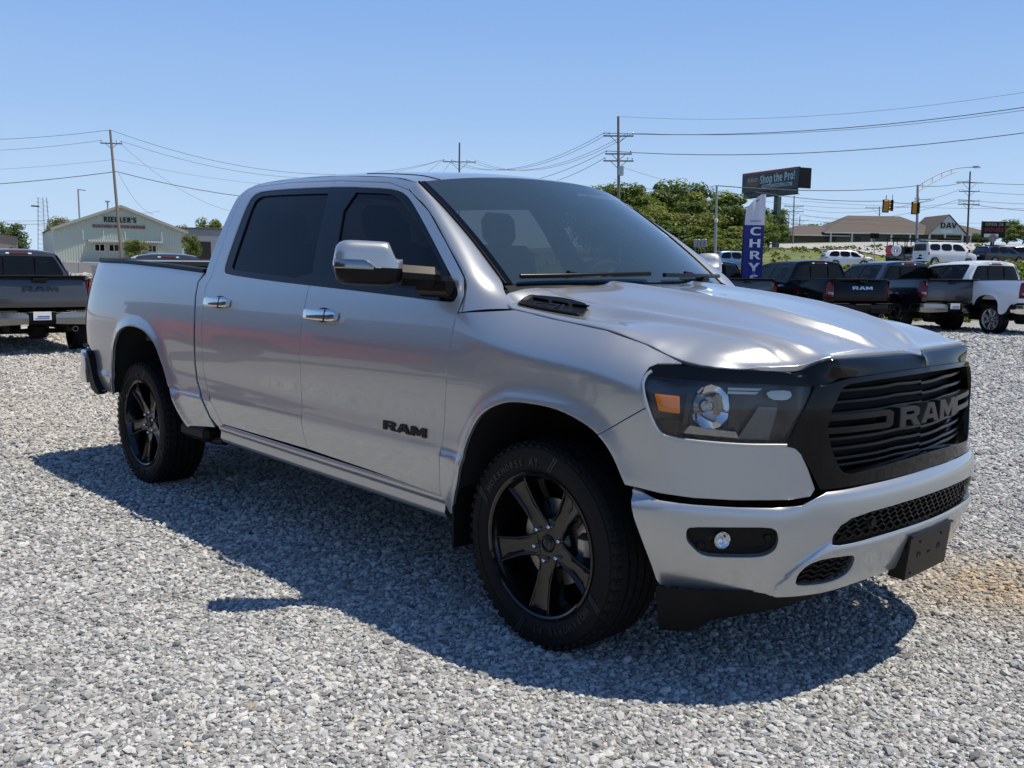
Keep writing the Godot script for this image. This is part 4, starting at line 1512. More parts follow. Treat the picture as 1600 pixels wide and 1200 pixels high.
func rear_end(root: Node3D, body: Material, fine: bool, o: Dictionary, both: Callable) -> void:
	var tg: MeshInstance3D = both.call("tailgate", skin(.0), pv([umin, .90, -4.812, .90, -4.812, 1.44, -4.84, 1.462, umin, 1.466]), o.get("gate", body), .05, .03)
	var mb := MB.new()
	for sg in [1.0, -1.0]:
		mb.fz = sg
		mb.grid([[Vector3(-4.835, 1.465, 0), Vector3(-4.775, 1.462, .78)], [Vector3(-4.80, 1.478, 0), Vector3(-4.75, 1.474, .78)], [Vector3(-4.72, 1.470, 0), Vector3(-4.70, 1.466, .78)], [Vector3(-4.715, 1.0, 0), Vector3(-4.70, 1.0, .78)]])
	obj("tailgate_cap", mb, M.plastic, tg)
	mb = MB.new()
	mb.box(Vector3(-4.815, 1.405, 0), Vector3(.02, .055, .26), .008)
	obj("tailgate_handle", mb, M.gloss, tg)
	# the name across the tailgate
	if o.has("name"):
		mb = MB.new()
		var fold := func(u: float, y: float) -> Vector3:
			# u runs from left to right as one reads it from behind
			var z := u
			var p := skin_o(umin + absf(z), y, .010)
			return Vector3(p.x, p.y, z)
		lettering(mb, fold, -.30, .30, 1.195, 1.275, 1.0, .012, .06)
		obj("tailgate_lettering", mb, o.name, tg)
	mb = MB.new()
	mb.flat_quad(Vector3(-2.84, .92, -.80), Vector3(-2.84, .92, .80), Vector3(-4.72, .92, .80), Vector3(-4.72, .92, -.80), Vector3(0, 1, 0))
	mb.flat_quad(Vector3(-2.835, .92, -.85), Vector3(-2.835, 1.40, -.85), Vector3(-2.835, 1.40, .85), Vector3(-2.835, .92, .85), Vector3(-1, 0, 0))
	obj("bed_floor", mb, M.plastic, root)
	# step bumper
	var bm: Material = o.get("bumper", body)
	var bo: MeshInstance3D
	for sg in [1.0, -1.0]:
		var rb := MB.new()
		rb.fz = sg
		panel(rb, func(u: float, y: float) -> Vector3: return skin_o(u, clampf(y, .6, .8), .05) * Vector3(1, 0, 1) + Vector3(0, y, 0), pv([-5.39, .60, -5.39, .765, -5.30, .80, -5.02, .815, -4.80, .815, -4.52, .80, -4.44, .77, -4.40, .68, -4.42, .60, -4.8, .575]), .06, .09)
		bo = obj("rear_bumper", rb, bm, root)
	mb = MB.new()
	mb.box(Vector3(-4.80, .74, 0), Vector3(.10, .16, .46), .01)
	mb.box(Vector3(-4.70, .70, 0), Vector3(.2, .22, 1.5), .02)
	for sg in [1.0, -1.0]: mb.box(Vector3(-4.78, .83, .65 * sg), Vector3(.12, .02, .5), .006)
	obj("bumper_step", mb, M.plastic, bo)
	for sg in [1.0, -1.0]:
		mb = MB.new(); mb.fz = sg
		panel(mb, func(u: float, y: float) -> Vector3: return skin_o(u, .7, .040) * Vector3(1, 0, 1) + Vector3(0, y, 0), smooth(pv([-4.43, .83, -4.37, .80, -4.31, .70, -4.26, .61, -4.16, .55, -4.22, .535, -4.34, .57, -4.40, .68])), .04, .06)
		obj("bumper_end_pad", mb, M.plastic, bo)
	if o.get("plate", false):
		mb = MB.new()
		mb.box(Vector3(-4.856, .745, 0), Vector3(.006, .15, .30), .002)
		obj("dealer_plate", mb, M.white, bo)
		mb = MB.new()
		mb.box(Vector3(-4.861, .735, .02), Vector3(.003, .022, .20), .001)
		mb.box(Vector3(-4.861, .70, .0), Vector3(.003, .012, .24), .001)
		obj("plate_print", mb, M.print_blue, bo)
	mb = MB.new()
	mb.xf = Transform3D(Basis(Vector3.UP, -PI / 2), Vector3(-4.78, .50, .55))
	mb.lathe([Vector2(.045, -.4), Vector2(.048, .06), Vector2(.042, .06), Vector2(.040, -.1)], 16)
	obj("exhaust_tip", mb, M.exhaust, root)

# ---------------------------------------------------------------- lie of the land
const CAM := Vector2(2.452, 3.454)
func ts(x: float, z: float) -> Vector2:        # metres ahead of the standpoint, metres to its right
	var d := Vector2(x, z) - CAM
	return Vector2(d.dot(Vector2(-.7226, -.6913)), d.dot(Vector2(.6913, -.7226)))

func at_ts(t: float, s: float) -> Vector2:
	return CAM + Vector2(-.7226, -.6913) * t + Vector2(.6913, -.7226) * s

func road_h(s: float) -> float:
	return clampf(.80 + .035 * s, .1, 3.4)

func land(x: float, z: float) -> float:
	var q := ts(x, z)
	var d := q.length()
	var lot := (-.01 * q.x + .0098 * q.y) * smoothstep(5.5, 14.0, d) * (1.0 - smoothstep(26.0, 60.0, q.x)) * (1.0 - smoothstep(20.0, 60.0, absf(q.y)))
	var right := smoothstep(-24.0, 2.0, q.y)
	var h := 0.0
	if q.x > 31.0: h = road_h(q.y) * smoothstep(31.0, 76.0, q.x)
	if q.x > 90.0: h = road_h(q.y) + tab([Vector2(90, 0), Vector2(96, .05), Vector2(120, 2.0), Vector2(165, 3.2), Vector2(200, 4.6), Vector2(260, 6.0), Vector2(700, 8.0)], q.x)
	return lot + h * right

func sheet(called: String, m: Material, t0: float, t1: float, s0: float, s1: float, nt: int, ns: int, lift := 0.0, tile := 1.0) -> MeshInstance3D:
	var g := MB.new()
	var rows := []
	for i in nt + 1:
		var r := []
		for k in ns + 1:
			var q := at_ts(lerpf(t0, t1, float(i) / nt), lerpf(s0, s1, float(k) / ns))
			r.append(Vector3(q.x, land(q.x, q.y) + lift, q.y))
		rows.append(r)
	g.grid(rows)
	for k in g.uv.size(): g.uv[k] = Vector2(g.v[k].x, g.v[k].z) * tile
	var o := obj(called, g, m)
	return o

func speckle(sz: int, seed_: int, cols: Array, blur := 1) -> ImageTexture:      # a random mosaic of small grains
	var rng := RandomNumberGenerator.new()
	rng.seed = seed_
	var im := Image.create(sz, sz, false, Image.FORMAT_RGB8)
	for y in sz:
		for x in sz:
			var c: Color = cols[rng.randi() % cols.size()]
			var f := rng.randf_range(.8, 1.15)
			im.set_pixel(x, y, Color(c.r * f, c.g * f, c.b * f))
	return ImageTexture.create_from_image(im)

func tiled(called: String, tex: Texture2D, rough := .9, tint := Color(1, 1, 1)) -> StandardMaterial3D:
	var m := mat(called, tint, rough)
	m.albedo_texture = tex
	m.texture_repeat = true
	return m

func stone_mesh(seed_: int) -> ArrayMesh:
	var rng := RandomNumberGenerator.new()
	rng.seed = seed_
	var g := (1.0 + sqrt(5.0)) / 2.0
	var p := [Vector3(-1, g, 0), Vector3(1, g, 0), Vector3(-1, -g, 0), Vector3(1, -g, 0), Vector3(0, -1, g), Vector3(0, 1, g), Vector3(0, -1, -g), Vector3(0, 1, -g), Vector3(g, 0, -1), Vector3(g, 0, 1), Vector3(-g, 0, -1), Vector3(-g, 0, 1)]
	var f := [0, 11, 5, 0, 5, 1, 0, 1, 7, 0, 7, 10, 0, 10, 11, 1, 5, 9, 5, 11, 4, 11, 10, 2, 10, 7, 6, 7, 1, 8, 3, 9, 4, 3, 4, 2, 3, 2, 6, 3, 6, 8, 3, 8, 9, 4, 9, 5, 2, 4, 11, 6, 2, 10, 8, 6, 7, 9, 8, 1]
	var v := []
	for q in p: v.append(q.normalized() * rng.randf_range(.36, .62))
	var m := MB.new()
	for k in range(0, f.size(), 3):
		var a: Vector3 = v[f[k]]
		var b: Vector3 = v[f[k + 1]]
		var c: Vector3 = v[f[k + 2]]
		var n := (b - a).cross(c - a).normalized()
		if n.dot(a) < 0.0: n = -n
		m.tri(m.vert(a, n), m.vert(b, n), m.vert(c, n))
	return m.mesh()

func scatter(called: String, me: Mesh, m: Material, xf: Array, cols: PackedColorArray, parent: Node) -> MultiMeshInstance3D:
	var mm := MultiMesh.new()
	mm.transform_format = MultiMesh.TRANSFORM_3D
	mm.use_colors = true
	mm.mesh = me
	mm.instance_count = xf.size()
	var buf := PackedFloat32Array()
	buf.resize(xf.size() * 16)
	var i := 0
	for k in xf.size():
		var t: Transform3D = xf[k]
		var c := cols[k]
		buf[i] = t.basis.x.x; buf[i + 1] = t.basis.y.x; buf[i + 2] = t.basis.z.x; buf[i + 3] = t.origin.x
		buf[i + 4] = t.basis.x.y; buf[i + 5] = t.basis.y.y; buf[i + 6] = t.basis.z.y; buf[i + 7] = t.origin.y
		buf[i + 8] = t.basis.x.z; buf[i + 9] = t.basis.y.z; buf[i + 10] = t.basis.z.z; buf[i + 11] = t.origin.z
		buf[i + 12] = c.r; buf[i + 13] = c.g; buf[i + 14] = c.b; buf[i + 15] = 1.0
		i += 16
	mm.buffer = buf
	var o := MultiMeshInstance3D.new()
	o.name = called if parent != self else numbered(called)
	o.multimesh = mm
	o.material_override = m
	parent.add_child(o, true)
	return o

func ground() -> void:
	M.gravel_base = tiled("gravel_bed", speckle(512, 3, [lin(.25, .25, .245), lin(.17, .17, .165), lin(.33, .33, .32), lin(.27, .265, .25), lin(.11, .11, .11), lin(.38, .38, .365)]), .95)
	M.pale_gravel = tiled("pale_gravel", speckle(256, 13, [lin(.36, .35, .33), lin(.28, .275, .26), lin(.42, .41, .385)]), .95)
	M.asphalt = tiled("asphalt", speckle(256, 8, [lin(.17), lin(.21), lin(.24), lin(.19)]), .9)
	M.concrete = tiled("concrete", speckle(256, 9, [lin(.34, .335, .32), lin(.37, .365, .35), lin(.31, .30, .29)]), .9)
	var gn := noise_tex(512, .012, 21, [[0.0, lin(.055, .085, .018)], [.4, lin(.085, .115, .025)], [.6, lin(.13, .15, .035)], [1.0, lin(.19, .18, .06)]], 5)
	M.grass = tiled("rough_grass", gn, .95)
	tag(sheet("gravel_lot", M.gravel_base, -60, 33, -115, 70, 60, 90, 0.0, 1.3), "open lot of grey crushed stone under the trucks", "", "", "structure")
	tag(sheet("gravel_ground", M.pale_gravel, 32.9, 140, -160, -18, 30, 30, -.004, .7), "pale gravel yard before the metal building", "", "", "structure")
	tag(sheet("grass_bank", M.grass, 32.9, 78, -18.4, 130, 24, 40, -.004, .05), "weedy grass bank up to the road", "", "", "structure")
	tag(sheet("road", M.asphalt, 77.6, 92, -18.2, 160, 6, 30, .02, .5), "grey asphalt road behind the lot", "", "", "structure")
	tag(sheet("grass_ground", M.grass, 91.6, 700, -18.2, 330, 50, 40, -.03, .05), "grass slope beyond the road", "", "", "structure")
	tag(sheet("far_ground", M.grass, 139.5, 700, -420, -18, 20, 20, -.05, .05), "far flat ground on the left", "", "", "structure")
	tag(sheet("forecourt_path", M.concrete, 104, 190, 42, 130, 14, 12, .06, .2), "pale concrete forecourt before the long building", "", "", "structure")
	# loose stones
	var rng := RandomNumberGenerator.new()
	rng.seed = 77
	var xs := [[], [], []]
	var cs := [PackedColorArray(), PackedColorArray(), PackedColorArray()]
	var tone := FastNoiseLite.new()
	tone.seed = 4
	tone.frequency = .35
	for band in [[1.3, 4.2, .020, .50], [1.3, 4.6, .0200, .80], [4.6, 7.5, .0255, .92], [7.5, 12.0, .035, 1.18], [12.0, 19.0, .052, 1.55], [19.0, 32.0, .088, 2.4], [.9, 9.5, .042, 1.25]]:
		var sp: float = band[2]
		var r: float = band[0]
		while r < band[1]:
			var half := .68 if r > 3.0 else .85
			var wide: bool = band[0] < 1.0
			if wide: half = PI
			var n := int(2.0 * half * r / sp)
			for k in n:
				var a := -half + 2.0 * half * (k + rng.randf()) / n
				if wide and absf(a) < (.66 if r > 3.0 else .83): continue
				var rr := r + rng.randf() * sp * 1.3
				var q := at_ts(rr * cos(a), rr * sin(a))
				var sz: float = .030 * band[3] * (0.55 + rng.randf() * .55 + pow(rng.randf(), 8.0) * .9)
				var b := Basis(Vector3(rng.randf_range(-1, 1), rng.randf_range(-1, 1), rng.randf_range(-1, 1)).normalized(), rng.randf() * TAU)
				b = Basis(Vector3.UP, rng.randf() * TAU) * Basis(Vector3(rng.randf_range(-.5, .5), 1, rng.randf_range(-.5, .5)).normalized(), 0.0) * Basis.from_euler(Vector3(rng.randf_range(-.45, .45), 0, rng.randf_range(-.45, .45))) * Basis.from_scale(Vector3(1.25, .62, .85)) * b
				b = b.scaled(Vector3.ONE * sz) if false else Basis(b.x * sz, b.y * sz, b.z * sz)
				var y := land(q.x, q.y) + sz * rng.randf_range(-.05, .20)
				var which := rng.randi() % 3
				xs[which].append(Transform3D(b, Vector3(q.x, y, q.y)))
				var g := rng.randf()
				var v := lerpf(.22, .52, pow(g, .9)) + .05 * tone.get_noise_2d(q.x, q.y)
				var c := Color(v * .985, v, v * .968)
				var u := rng.randf()
				if u < .012: c = Color(v * 1.05, v * .95, v * .75)
				elif u < .16: c = Color(v * .50, v * .51, v * .53)
				elif u < .24: c = Color(v * .86, v * .92, v * .95)
				# damp rusty patch ahead of the bumper, and dustier stone to the left
				var pd := (q - Vector2(1.02, -1.22)) / Vector2(.50, .50)
				var pt := exp(-pd.length_squared() * 1.1) * (.95 + .6 * tone.get_noise_2d(q.x * 6.0, q.y * 6.0))
				c = c.lerp(Color(v * 1.0, v * .76, v * .46), clampf(pt, 0, .85))
				var du := smoothstep(3.0, 8.0, -q.x) * .6 * (1.0 - smoothstep(-8.0, -14.0, q.y))
				c = c.lerp(Color(v * 1.06, v * .98, v * .82), du)
				cs[which].push_back(c)
			r += sp * .9
	var st := mat("crushed_stone", Color(1, 1, 1), .92)
	st.vertex_color_use_as_albedo = true
	var root := Node3D.new()
	root.name = "gravel"
	add_child(root)
	tag(root, "loose grey crushed limestone spread over the lot", "gravel", "", "stuff")
	for k in 3:
		var o := scatter("stones" if k == 0 else "stones_%03d" % k, stone_mesh(40 + k), st, xs[k], cs[k], root)
		o.set_meta("kind", "stuff")
	print("stones ", xs[0].size() + xs[1].size() + xs[2].size())

# ---------------------------------------------------------------- other vehicles
func pose(root: Node3D, tail: Vector2, theta: float, reach: float) -> void:
	# stands a vehicle with its tail's middle at a spot, heading theta degrees from -z towards -x
	var a := deg_to_rad(theta)
	var d := Vector2(-sin(a), -cos(a))
	var c := tail + d * reach
	root.position = Vector3(c.x, (land(tail.x, tail.y) + land(tail.x + d.x * 4.0, tail.y + d.y * 4.0)) * .5, c.y)
	root.rotation.y = atan2(cos(a), -sin(a))

func lot_trucks() -> void:
	var grey := paint("granite_paint", lin(.060, .058, .058), .55, .35)
	var black := paint("black_paint", lin(.003, .003, .004), .1, .15)
	for m in [black]:
		m.clearcoat_enabled = false
		m.metallic_specular = .35
	var navy := paint("dark_blue_paint", lin(.003, .005, .010), .1, .2)
	var white := paint("white_paint", lin(.74, .75, .76), 0.0, .3)
	var green := paint("dark_green_paint", lin(.006, .008, .008), .2, .2)
	var grp := "pickups parked on the gravel lot"
	for e in [
		["grey pickup at the left edge, tailgate with dark letters and a white dealer plate", at_ts(17.2, -8.52), 83.0, grey, {"name": M.badge_grey, "plate": true, "bumper": M.dim_chrome}],
		["dark pickup whose roof shows above the silver truck's bed", at_ts(20.3, -7.1), 72.0, grey, {}],
		["dark green pickup right of the windscreen, bed before the blue banner", at_ts(26.0, 6.45), 62.0, green, {"gate": grey}],
		["black pickup with large silver letters across its tailgate", at_ts(24.8, 9.1), 62.0, black, {"name": M.alloy}],
		["dark blue pickup with plain grey tailgate and white dealer plate", at_ts(25.8, 11.95), 60.0, navy, {"gate": grey, "plate": true, "bumper": M.dim_chrome}],
		["white pickup with bright multi spoke wheels at the right edge", at_ts(24.6, 14.0), 64.0, white, {"alloy": true, "bumper": M.chrome}],
		["dark pickup seen between the windscreen pillar and the blue car", at_ts(30.0, 4.2), 47.0, black, {}],
	]:
		var t := thing("pickup_truck", e[0], "pickup truck", Vector3.ZERO, 0.0, grp)
		make_pickup(t, e[3], false, e[4])
		pose(t, e[1], e[2], 4.83)

# a car from stations along its length: x, underside, belt, top, half width, half width of the top
func make_car(root: Node3D, body: Material, st: Array, win: Array, o: Dictionary) -> void:
	var P := [[], [], [], [], []]
	for s in st:
		for k in 5: P[k].append(Vector2(s[0], s[k + 1]))
	var x0: float = st[0][0]
	var x1: float = st[-1][0]
	var sec := func(x: float, a: float) -> Vector3:      # a: 0 sill .. 1 belt .. 2 top edge .. 3 middle of the roof
		var bot := tab(P[0], x)
		var belt := tab(P[1], x)
		var top := tab(P[2], x)
		var w := tab(P[3], x)
		var wr := tab(P[4], x)
		if a <= 1.0:
			return Vector3(x, lerpf(bot, belt, a), w * (.93 + .07 * sin(minf(a, .75) / .75 * PI * .5) - .02 * maxf(0, a - .75) / .25))
		if a <= 2.0:
			var f := a - 1.0
			return Vector3(x, lerpf(belt, top - .04, f), lerpf(w * .98, wr, pow(f, 1.25)))
		var g := a - 2.0
		return Vector3(x, top - .04 + .04 * sin(g * PI * .5), wr * (1.0 - g))
	var mb := MB.new()
	for sg in [1.0, -1.0]:
		mb.fz = sg
		var rows := []
		for k in 57:
			var x := lerpf(x0, x1, k / 56.0)
			var r := []
			for j in 19:
				var p: Vector3 = sec.call(x, j / 6.0)
				# wheel openings
				for wx in [0.0, -o.base]:
					var q := Vector2(p.x - wx, p.y - o.r)
					if q.length() < o.r * 1.13 and j < 8: p += Vector3(q.normalized().x * 0.0, 0, -.12)
				r.append(p)
			rows.append(r)
		mb.grid(rows)
		for e in [0, 56]:
			var c := mb.vert(Vector3(rows[e][0].x, .8, 0), Vector3(-1 if e == 0 else 1, 0, 0))
			var b := mb.v.size()
			for q in rows[e]: mb.vert(q, Vector3(-1 if e == 0 else 1, 0, 0))
			for j in 18: mb.tri(c, b + j, b + j + 1)
	obj("body", mb, body, root)
	mb = MB.new()
	mb.box(Vector3((x0 + x1) * .5, st[2][1] + .12, 0), Vector3((x1 - x0) * .93, .22, st[2][4] * 1.8), .02)
	obj("underbody", mb, M.dark, root)
	for sg in [1.0, -1.0]:
		for w in win:
			mb = MB.new(); mb.fz = sg
			panel(mb, func(x: float, a: float) -> Vector3: return sec.call(x, a) + Vector3(0, .002, .012), smooth(pv(w)), .12, .01, [], 1.0, -1.0, .2)
			obj("side_window", mb, M.gloss, root)
		for e in o.get("side", []):
			mb = MB.new(); mb.fz = sg
			panel(mb, func(x: float, a: float) -> Vector3: return sec.call(x, a) + Vector3(0, 0, .015), pv(e[1]), .1, .01, [], 1.0, -1.0, .2)
			obj(e[0], mb, e[2], root)
		for wx in [0.0, -o.base]:
			mb = MB.new(); mb.fz = sg
			mb.xf = Transform3D(Basis(), Vector3(wx, o.r, tab(P[3], wx) - .10))
			mb.lathe([Vector2(0, -.1), Vector2(o.r * 1.16, -.1), Vector2(o.r * 1.16, .075)], 24)
			obj("wheel_arch", mb, M.dark, root)
			var hub := Node3D.new()
			hub.name = "wheel" if not root.has_node("wheel") else "wheel_%03d" % root.get_child_count()
			root.add_child(hub, true)
			if not wheel_cache.has([false, true]): wheel_cache[[false, true]] = wheel_meshes(false, true)
			for me in wheel_cache[[false, true]]: objm(me[0], me[1], me[2], hub)
			hub.position = Vector3(wx, o.r, (tab(P[3], wx) - .12) * sg)
			hub.scale = Vector3.ONE * (o.r / .40)
			if sg < 0: hub.rotation.y = PI
	# front and rear glass follow the slopes
	for e in [["windscreen", o.ws], ["rear_window", o.rw]]:
		mb = MB.new()
		var a: Vector2 = e[1][0]
		var b: Vector2 = e[1][1]
		var n := Vector3(-(b.y - a.y), b.x - a.x, 0).normalized()
		if n.y < 0.0: n = -n
		if e[0] == "rear_window" and n.x > 0.0: n.x = -n.x
		mb.grid([[Vector3(a.x, a.y, -o.wg) + n * .03, Vector3(a.x, a.y, 0) + n * .05, Vector3(a.x, a.y, o.wg) + n * .03], [Vector3(b.x, b.y, -o.wg * .86) + n * .03, Vector3(b.x, b.y, 0) + n * .05, Vector3(b.x, b.y, o.wg * .86) + n * .03]])
		obj(e[0], mb, M.gloss, root)
	for b in o.get("boxes", []):
		mb = MB.new()
		mb.box(b[1], b[2], minf(.03, minf(b[2].x, minf(b[2].y, b[2].z)) * .3))
		obj(b[0], mb, b[3], root)

func suv_spec(l: float, h: float, w: float) -> Array:
	# nose, bonnet, screen, roof, tail
	return [[-l * .80, .42, .88, .90, w * .90, w * .70], [-l * .785, .36, 1.0, h * .80, w * .95, w * .74], [-l * .72, .32, 1.02, h * .965, w, w * .76], [-l * .55, .30, 1.0, h, w, w * .77], [-l * .25, .30, .98, h * .985, w, w * .76], [-l * .14, .30, .97, h * .93, w, w * .74], [l * .025, .30, .95, h * .665, w, w * .84], [l * .15, .32, .90, h * .61, w * .97, w * .80], [l * .195, .36, .78, h * .52, w * .88, w * .72], [l * .205, .42, .66, .70, w * .82, w * .7]]

func road_cars() -> void:
	var white := paint("white_car_paint", lin(.70, .71, .72), 0.0, .3)
	var blue := paint("blue_car_paint", lin(.10, .19, .34), .3, .3)
	var dark := paint("dark_car_paint", lin(.010, .012, .018), .3, .25)
	var redp := paint("red_car_paint", lin(.45, .012, .012), .2, .3)
	var suv_win := [[-3.25, 1.10, -3.28, 1.35, -3.05, 1.86, -2.35, 1.88, -2.30, 1.08], [-2.22, 1.08, -2.26, 1.88, -1.35, 1.88, -1.30, 1.08], [-1.22, 1.08, -1.27, 1.86, -.72, 1.78, -.15, 1.12]]
	var put := func(label: String, body: Material, t: float, s: float, theta: float, l: float, h: float, o2: Dictionary, grp := "cars on the road behind the lot") -> Node3D:
		var root := thing("parked_car" if o2.has("parked") else "suv_car", label, "car", Vector3.ZERO, 0.0, grp)
		var o := {"base": l * .58, "r": .35, "ws": [Vector2(-l * .10, h * .955), Vector2(l * .015, h * .68)], "rw": [Vector2(-l * .79, 1.05), Vector2(-l * .735, h * .93)], "wg": .74,
			"side": [["tail_lamp", [-l * .795, .82, -l * .795, .98, -l * .745, .98, -l * .745, .82], M.red], ["headlight", [l * .12, .80, l * .19, .78, l * .19, .92, l * .12, .95], M.dim_chrome]],
			"boxes": [["rear_bumper", Vector3(-l * .795, .50, 0), Vector3(.10, .22, 1.5), M.plastic], ["number_plate", Vector3(-l * .807, .72, 0), Vector3(.02, .12, .32), M.white], ["door_mirror", Vector3(-.05, 1.05, .98), Vector3(.14, .14, .18), M.gloss], ["door_mirror", Vector3(-.05, 1.05, -.98), Vector3(.14, .14, .18), M.gloss]]}
		o.merge(o2, true)
		make_car(root, body, suv_spec(l, h, .91), suv_win, o)
		pose(root, at_ts(t, s), theta, l * .8)
		return root
	# the road runs across the view: cars head to the right
	var th := 46.3 - 90.0
	put.call("blue station car on the road beside the banner", blue, 84.5, 17.6, th + 16, 4.5, 1.74, {})
	put.call("white crossover car on the road, seen over the black pickup's roof", white, 92.0, 29.6, th - 2, 4.62, 1.68, {})
	put.call("dark crossover car on the road right behind the white van", dark, 85.5, 41.4, th + 18, 4.7, 1.70, {"boxes": [["bicycle_rack", Vector3(-2.0, 1.74, 0), Vector3(1.2, .05, 1.2), M.plastic], ["number_plate", Vector3(-3.80, .80, 0), Vector3(.02, .12, .32), M.white]]})
	put.call("dark saloon like crossover at the right edge of the road", dark, 87.0, 44.6, th - 4, 4.7, 1.62, {})
	put.call("small grey car at the far right of the road, cut by the frame", paint("grey_car_paint", lin(.12, .13, .15), .4, .3), 90.0, 48.6, th - 4, 4.5, 1.6, {})
	# a van with a loaded roof rack
	var v := thing("white_van", "white passenger van with roof rack on the road", "van")
	var vs := [[-4.30, .50, 1.25, 1.30, .90, .80], [-4.27, .42, 1.32, 1.98, .97, .82], [-4.15, .40, 1.32, 2.06, 1.0, .83], [-2.0, .40, 1.30, 2.10, 1.0, .83], [-.75, .40, 1.28, 2.06, 1.0, .82], [-.45, .40, 1.26, 1.95, 1.0, .82], [.15, .40, 1.20, 1.30, 1.0, .88], [.75, .42, 1.05, 1.12, .97, .85], [.90, .5, .9, .95, .90, .8]]
	make_car(v, white, vs, [[-4.05, 1.06, -4.05, 1.80, -3.0, 1.82, -3.0, 1.06], [-2.88, 1.06, -2.88, 1.82, -1.80, 1.82, -1.80, 1.06], [-1.68, 1.06, -1.68, 1.82, -.85, 1.80, -.25, 1.10]], {"base": 3.5, "r": .37, "ws": [Vector2(-.42, 1.93), Vector2(.12, 1.32)], "rw": [Vector2(-4.29, 1.32), Vector2(-4.27, 1.9)], "wg": .78,
		"side": [["tail_lamp", [-4.24, .62, -4.24, .88, -4.12, .88, -4.12, .62], M.red]],
		"boxes": [["rear_bumper", Vector3(-4.36, .52, 0), Vector3(.12, .16, 1.8), M.white], ["number_plate", Vector3(-4.31, .92, .1), Vector3(.03, .16, .34), M.plastic], ["door_mirror", Vector3(-.1, 1.35, 1.08), Vector3(.12, .26, .18), M.gloss], ["door_mirror", Vector3(-.1, 1.35, -1.08), Vector3(.12, .26, .18), M.gloss],
			["roof_rack", Vector3(-2.3, 2.22, 0), Vector3(3.6, .05, 1.5), M.dim_chrome], ["roof_load", Vector3(-1.6, 2.36, .2), Vector3(1.6, .18, .8), M.plastic], ["ladder", Vector3(-2.4, 2.30, -.55), Vector3(3.2, .08, .34), M.dim_chrome], ["roof_box", Vector3(-.9, 2.34, -.2), Vector3(.6, .14, .5), M.dim_chrome]]})
	pose(v, at_ts(82.5, 34.9), th + 17, 4.3)
	var l := thing("work_truck", "dark work truck with tall rack and red and white wheel behind the van", "truck")
	make_car(l, dark, [[-3.4, .6, 1.0, 1.05, .9, .85], [-3.38, .5, 1.1, 1.15, .95, .9], [-1.6, .5, 1.1, 1.15, .95, .9], [-1.55, .5, 1.15, 1.85, .95, .78], [-.4, .5, 1.15, 1.85, .95, .78], [.2, .5, 1.1, 1.2, .95, .85], [.9, .55, .95, 1.05, .9, .8]], [[-1.4, 1.1, -1.4, 1.8, -.6, 1.8, -.2, 1.1]], {"base": 2.9, "r": .38, "ws": [Vector2(-.38, 1.8), Vector2(.15, 1.25)], "rw": [Vector2(-1.58, 1.2), Vector2(-1.57, 1.75)], "wg": .7})
	var fr := MB.new()
	for z in [-.85, .85]:
		for x in [-3.3, -2.2, -1.5, .3]: fr.bar(Vector3(x, 1.1, z), Vector3(x, 2.55, z), .06, .06)
		fr.bar(Vector3(-3.4, 2.55, z), Vector3(.4, 2.55, z), .06, .06)
	for x in [-3.3, -2.2, -1.5, .3]: fr.bar(Vector3(x, 2.55, -.85), Vector3(x, 2.55, .85), .06, .06)
	obj("rack_frame", fr, M.plastic, l)
	var wr := MB.new()
	wr.xf = Transform3D(Basis(Vector3.UP, -PI / 2), Vector3(-3.62, 1.45, .25))
	wr.lathe([Vector2(.18, .10), Vector2(.42, .10), Vector2(.50, .02), Vector2(.42, -.1), Vector2(.18, -.1)], 24)
	obj("spare_tyre", wr, M.white, l)
	wr = MB.new()
	wr.xf = Transform3D(Basis(Vector3.UP, -PI / 2), Vector3(-3.45, 1.5, -.45))
	wr.lathe([Vector2(.0, .10), Vector2(.40, .10), Vector2(.46, .02), Vector2(.40, -.1)], 24)
	obj("hose_reel", wr, redp, l)
	pose(l, at_ts(87.0, 34.5), th + 40, 3.5)
	# behind the photographer: what the doors mirror
	var rs := thing("pickup_truck", "red pickup parked out of view beside the standpoint", "pickup truck", Vector3.ZERO, 0.0, "")
	make_pickup(rs, redp, false, {})
	rs.position = Vector3(-9.5, 0, 8.6)
	rs.rotation.y = deg_to_rad(-75)
	var r2 := thing("pickup_truck", "grey pickup parked out of view behind the standpoint", "pickup truck", Vector3.ZERO, 0.0, "")
	make_pickup(r2, paint("pewter_paint", lin(.16), .6, .3), false, {})
	r2.position = Vector3(-5.2, 0, 10.6)
	r2.rotation.y = deg_to_rad(-80)
	put.call("white crossover parked out of view behind the standpoint", white, -9.0, -9.0, 190.0, 4.6, 1.68, {"parked": true}, "")

# ---------------------------------------------------------------- buildings, poles, trees
func text_mesh(s: String, px: float, depth := .02, mono := false) -> TextMesh:
	var t := TextMesh.new()
	t.text = s
	t.font = bold_font()
	t.font_size = 48
	t.pixel_size = px
	t.depth = depth
	return t

func sign_text(called: String, s: String, height: float, parent: Node, at: Vector3, basis: Basis, m: Material, stretch := 1.0, depth := .03) -> void:
	var tm := text_mesh(s, height / 35.0, depth)
	var o := objm(called, tm, m, parent)
	o.transform = Transform3D(basis * Basis.from_scale(Vector3(stretch, 1, 1)), at)

